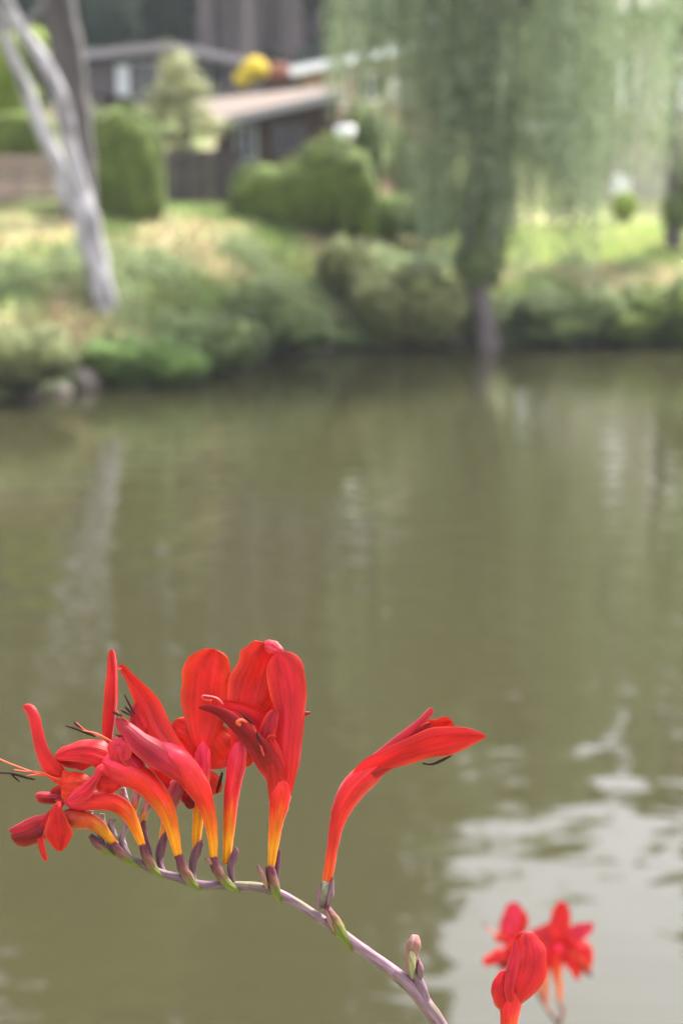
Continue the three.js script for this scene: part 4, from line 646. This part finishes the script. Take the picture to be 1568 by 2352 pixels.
  part('pedicel', sweep(neg([[1062, 2510, -4, 16], [1054, 2474, -2, 14], [1044, 2448, 0, 13], [1040, 2430, 0, 12]]), { seg: 12, rad: 12, map, color: () => C.mauve }), stemM, g);
  pod([[1034, 2448, 2, 9], [1027, 2420, 4, 17], [1029, 2385, 4, 20], [1035, 2355, 4, 20], [1038, 2338, 2, 9]], [[0, C.mauve], [0.5, [0.187, 0.100, 0.077]], [1, [0.253, 0.120, 0.121]]]);
  pod([[1030, 2446, 14, 3], [1030, 2420, 22, 9], [1030, 2395, 22, 10], [1029, 2378, 20, 6]], [[0, [0.220, 0.210, 0.088]], [1, [0.253, 0.250, 0.121]]]);
  pod([[1050, 2446, 8, 6], [1050, 2425, 12, 10], [1047, 2405, 10, 6], [1044, 2392, 8, 1.5]], [[0, C.mauve], [1, [0.176, 0.075, 0.094]]]);
}

// second spray: one folded flower at the bottom, the rest below the frame -------------
{
  const base = V(0.16, H(0.16, 0.02) - 0.02, 0.02), map = lensMap(0.36, base);
  const g = thing('crocosmia_spray', 'single folded red crocosmia flower rising from the bottom edge, in focus', 'flower', base);
  flower(g, map, [[1262, 2800, 0, 12], [1266, 2700, 0, 15], [1268, 2620, 0, 19], [1272, 2560, 0, 22], [1276, 2510, 0, 28], [1284, 2470, -4, 32], [1292, 2440, -8, 30]], [
    { p: [[1272, 2545, 18, 16], [1250, 2505, 22, 26], [1240, 2470, 18, 22], [1252, 2436, 8, 12], [1266, 2425, 0, 6]], n: [-0.5, 0, 0.9], cup: [-1.0, -0.9], col: [0.4145, 0.0076, 0.0133], edge: C.red },
    { p: [[1274, 2525, 34, 6], [1270, 2480, 40, 13], [1276, 2430, 38, 17], [1284, 2385, 32, 12], [1286, 2346, 24, 4]], n: [-0.4, 0.1, 1], cup: [-0.9, -0.8], col: [0.4039, 0.0110, 0.0266], edge: C.pink, round: 0.1 },
    { p: [[1280, 2530, 20, 12], [1300, 2485, 30, 28], [1324, 2438, 34, 38], [1332, 2395, 30, 38], [1322, 2352, 20, 30], [1312, 2330, 12, 14]], n: [0.25, 0.1, 1], cup: [-0.7, -0.4], col: [0.4259, 0.0102, 0.0209], edge: [0.4585, 0.0110, 0.0123], wave: 0.1, round: 0.14 },
    { p: [[1288, 2480, -14, 26], [1305, 2420, -16, 40], [1318, 2370, -16, 44], [1326, 2334, -12, 30]], n: [0.1, 0, 1], cup: [0.3, 0.3], col: C.red, edge: C.orange },
  ], { stops: [[0, C.yellow], [0.3, C.amber], [0.6, [0.459, 0.011, 0.018]], [1, C.pink]] });
  const tip = map(1262, -2800, 0);
  part('stem', sweep([[tip.x, tip.y, tip.z, 0.0013], [tip.x * 0.9, tip.y - 0.03, tip.z * 0.9, 0.0015], [tip.x * 0.5, tip.y * 0.6, tip.z * 0.5, 0.0025], [tip.x * 0.15, tip.y * 0.25, tip.z * 0.15, 0.003], [0, 0, 0, 0.0035]], { seg: 40, rad: 10, color: () => C.mauve }), stemM, g);
}

// third spray: farther off and out of focus -------------------------------------------
{
  const base = V(0.36, H(0.36, -0.75) - 0.02, -0.75), map = lensMap(0.95, base);
  const g = thing('crocosmia_spray', 'blurred cluster of red crocosmia flowers farther off, lower right', 'flower', base);
  const st2 = [[0, C.amber], [0.4, C.amber], [0.75, C.red], [1, C.pink]];
  flower(g, map, [[1345, 2480, 0, 6], [1335, 2450, 0, 8], [1318, 2410, 0, 14], [1290, 2375, 0, 20], [1270, 2350, 2, 22]], [
    { p: [[1282, 2365, 10, 18], [1275, 2320, 12, 26], [1281, 2285, 8, 24], [1288, 2255, 2, 14]], n: [-0.2, 0.1, 1], cup: [0.3, 0.2], col: C.pink, edge: C.red },
    { p: [[1290, 2340, 4, 14], [1305, 2305, -4, 16], [1302, 2275, -8, 10]], n: [0.3, 0.1, 1], cup: [0.3, 0.2], col: C.red },
    { p: [[1275, 2370, 14, 18], [1250, 2385, 22, 20], [1225, 2398, 22, 17], [1205, 2400, 14, 12]], n: [-0.2, 0.4, 1], cup: [-0.7, -0.6], col: C.red },
    { p: [[1272, 2350, 6, 16], [1250, 2345, 2, 14], [1238, 2338, -4, 8]], n: [-0.4, 0.4, 1], cup: [0.4, 0.2], col: C.red },
    { p: [[1280, 2380, 12, 16], [1262, 2405, 18, 16], [1252, 2425, 14, 10]], n: [-0.2, -0.2, 1], cup: [-0.5, -0.3], col: C.dark },
  ], { stops: st2, stamens: [[[[1268, 2350, 10, 3], [1230, 2330, 10, 2.4], [1212, 2315, 8, 2]], [[1216, 2318, 8, 2], [1206, 2308, 8, 2]]]] });
  flower(g, map, [[1398, 2500, 0, 6], [1396, 2462, 0, 8], [1390, 2430, 0, 13], [1394, 2390, 2, 20], [1404, 2360, 6, 24]], [
    { p: [[1398, 2370, 12, 18], [1396, 2330, 10, 26], [1402, 2290, 4, 26], [1404, 2252, -4, 14]], n: [0, 0.1, 1], cup: [0.3, 0.2], col: C.red, edge: C.orange, round: 0.25 },
    { p: [[1410, 2368, 14, 18], [1440, 2335, 16, 22], [1465, 2322, 12, 16], [1480, 2308, 6, 8]], n: [0.3, 0.3, 1], cup: [0.3, 0.2], col: C.pink, edge: C.red },
    { p: [[1412, 2375, 16, 18], [1448, 2370, 22, 26], [1465, 2395, 22, 20], [1468, 2425, 16, 10]], n: [0.3, 0.2, 1], cup: [-0.4, -0.3], col: C.red, edge: C.orange },
    { p: [[1408, 2385, 16, 16], [1430, 2410, 22, 16], [1440, 2432, 20, 12], [1442, 2450, 14, 6]], n: [0.1, -0.2, 1], cup: [-0.4, -0.3], col: C.red },
    { p: [[1390, 2370, 8, 18], [1370, 2335, 0, 20], [1356, 2312, -6, 12]], n: [-0.3, 0.2, 1], cup: [0.3, 0.2], col: C.pink, edge: C.red },
    { p: [[1408, 2390, 4, 14], [1440, 2405, -6, 16], [1478, 2440, -10, 4]], n: [0.2, 0, 1], cup: [0.4, 0.2], col: C.dark },
  ], { stops: st2, stamens: [[[[1420, 2380, 24, 3], [1455, 2400, 26, 2.4], [1475, 2430, 24, 2]], [[1470, 2424, 24, 2.2], [1476, 2444, 22, 2]]]] });
  flower(g, map, [[1362, 2510, -4, 5], [1362, 2480, -4, 7], [1360, 2440, -4, 10], [1364, 2400, -4, 15], [1360, 2370, -4, 18]], [
    { p: [[1362, 2390, 4, 18], [1350, 2350, 0, 26], [1330, 2325, -6, 18]], n: [0, 0.1, 1], cup: [0.3, 0.2], col: C.pink },
    { p: [[1364, 2400, 6, 16], [1340, 2390, 6, 22], [1316, 2392, 4, 14]], n: [0, 0.1, 1], cup: [-0.3, -0.2], col: C.red },
  ], { stops: st2 });
  const s = neg([[1330, 2466, -4, 3.5], [1352, 2496, -4, 4.5], [1372, 2524, -2, 5], [1392, 2560, -2, 5.5], [1420, 2640, -2, 6], [1440, 2800, -4, 6]]).map(([x, y, z, r]) => { const w = map(x, y, z); return [w.x, w.y, w.z, r * 0.95 / FN]; }), l = s.at(-1);
  for (let i = 1; i <= 4; i++) s.push([l[0] * (1 - i / 4), l[1] * (1 - i / 4), l[2] * (1 - i / 4), mix(l[3], 0.0035, i / 4)]);
  part('stem', sweep(s, { seg: 60, rad: 9, color: () => [0.14, 0.09, 0.1] }), stemM, g);
  for (const [x0, y0, x1, y1] of [[1362, 2514, 1384, 2545], [1398, 2502, 1408, 2530], [1408, 2528, 1396, 2562], [1346, 2482, 1358, 2508]]) part('pedicel', sweep(neg([[x0, y0, 0, 5], [(x0 + x1) / 2, (y0 + y1) / 2, 0, 6], [x1, y1, -2, 5]]), { seg: 8, rad: 8, map, color: ramp([[0, [0.275, 0.110, 0.055]], [1, [0.165, 0.100, 0.121]]]) }), stemM, g);
}

renderer.render(scene, camera);
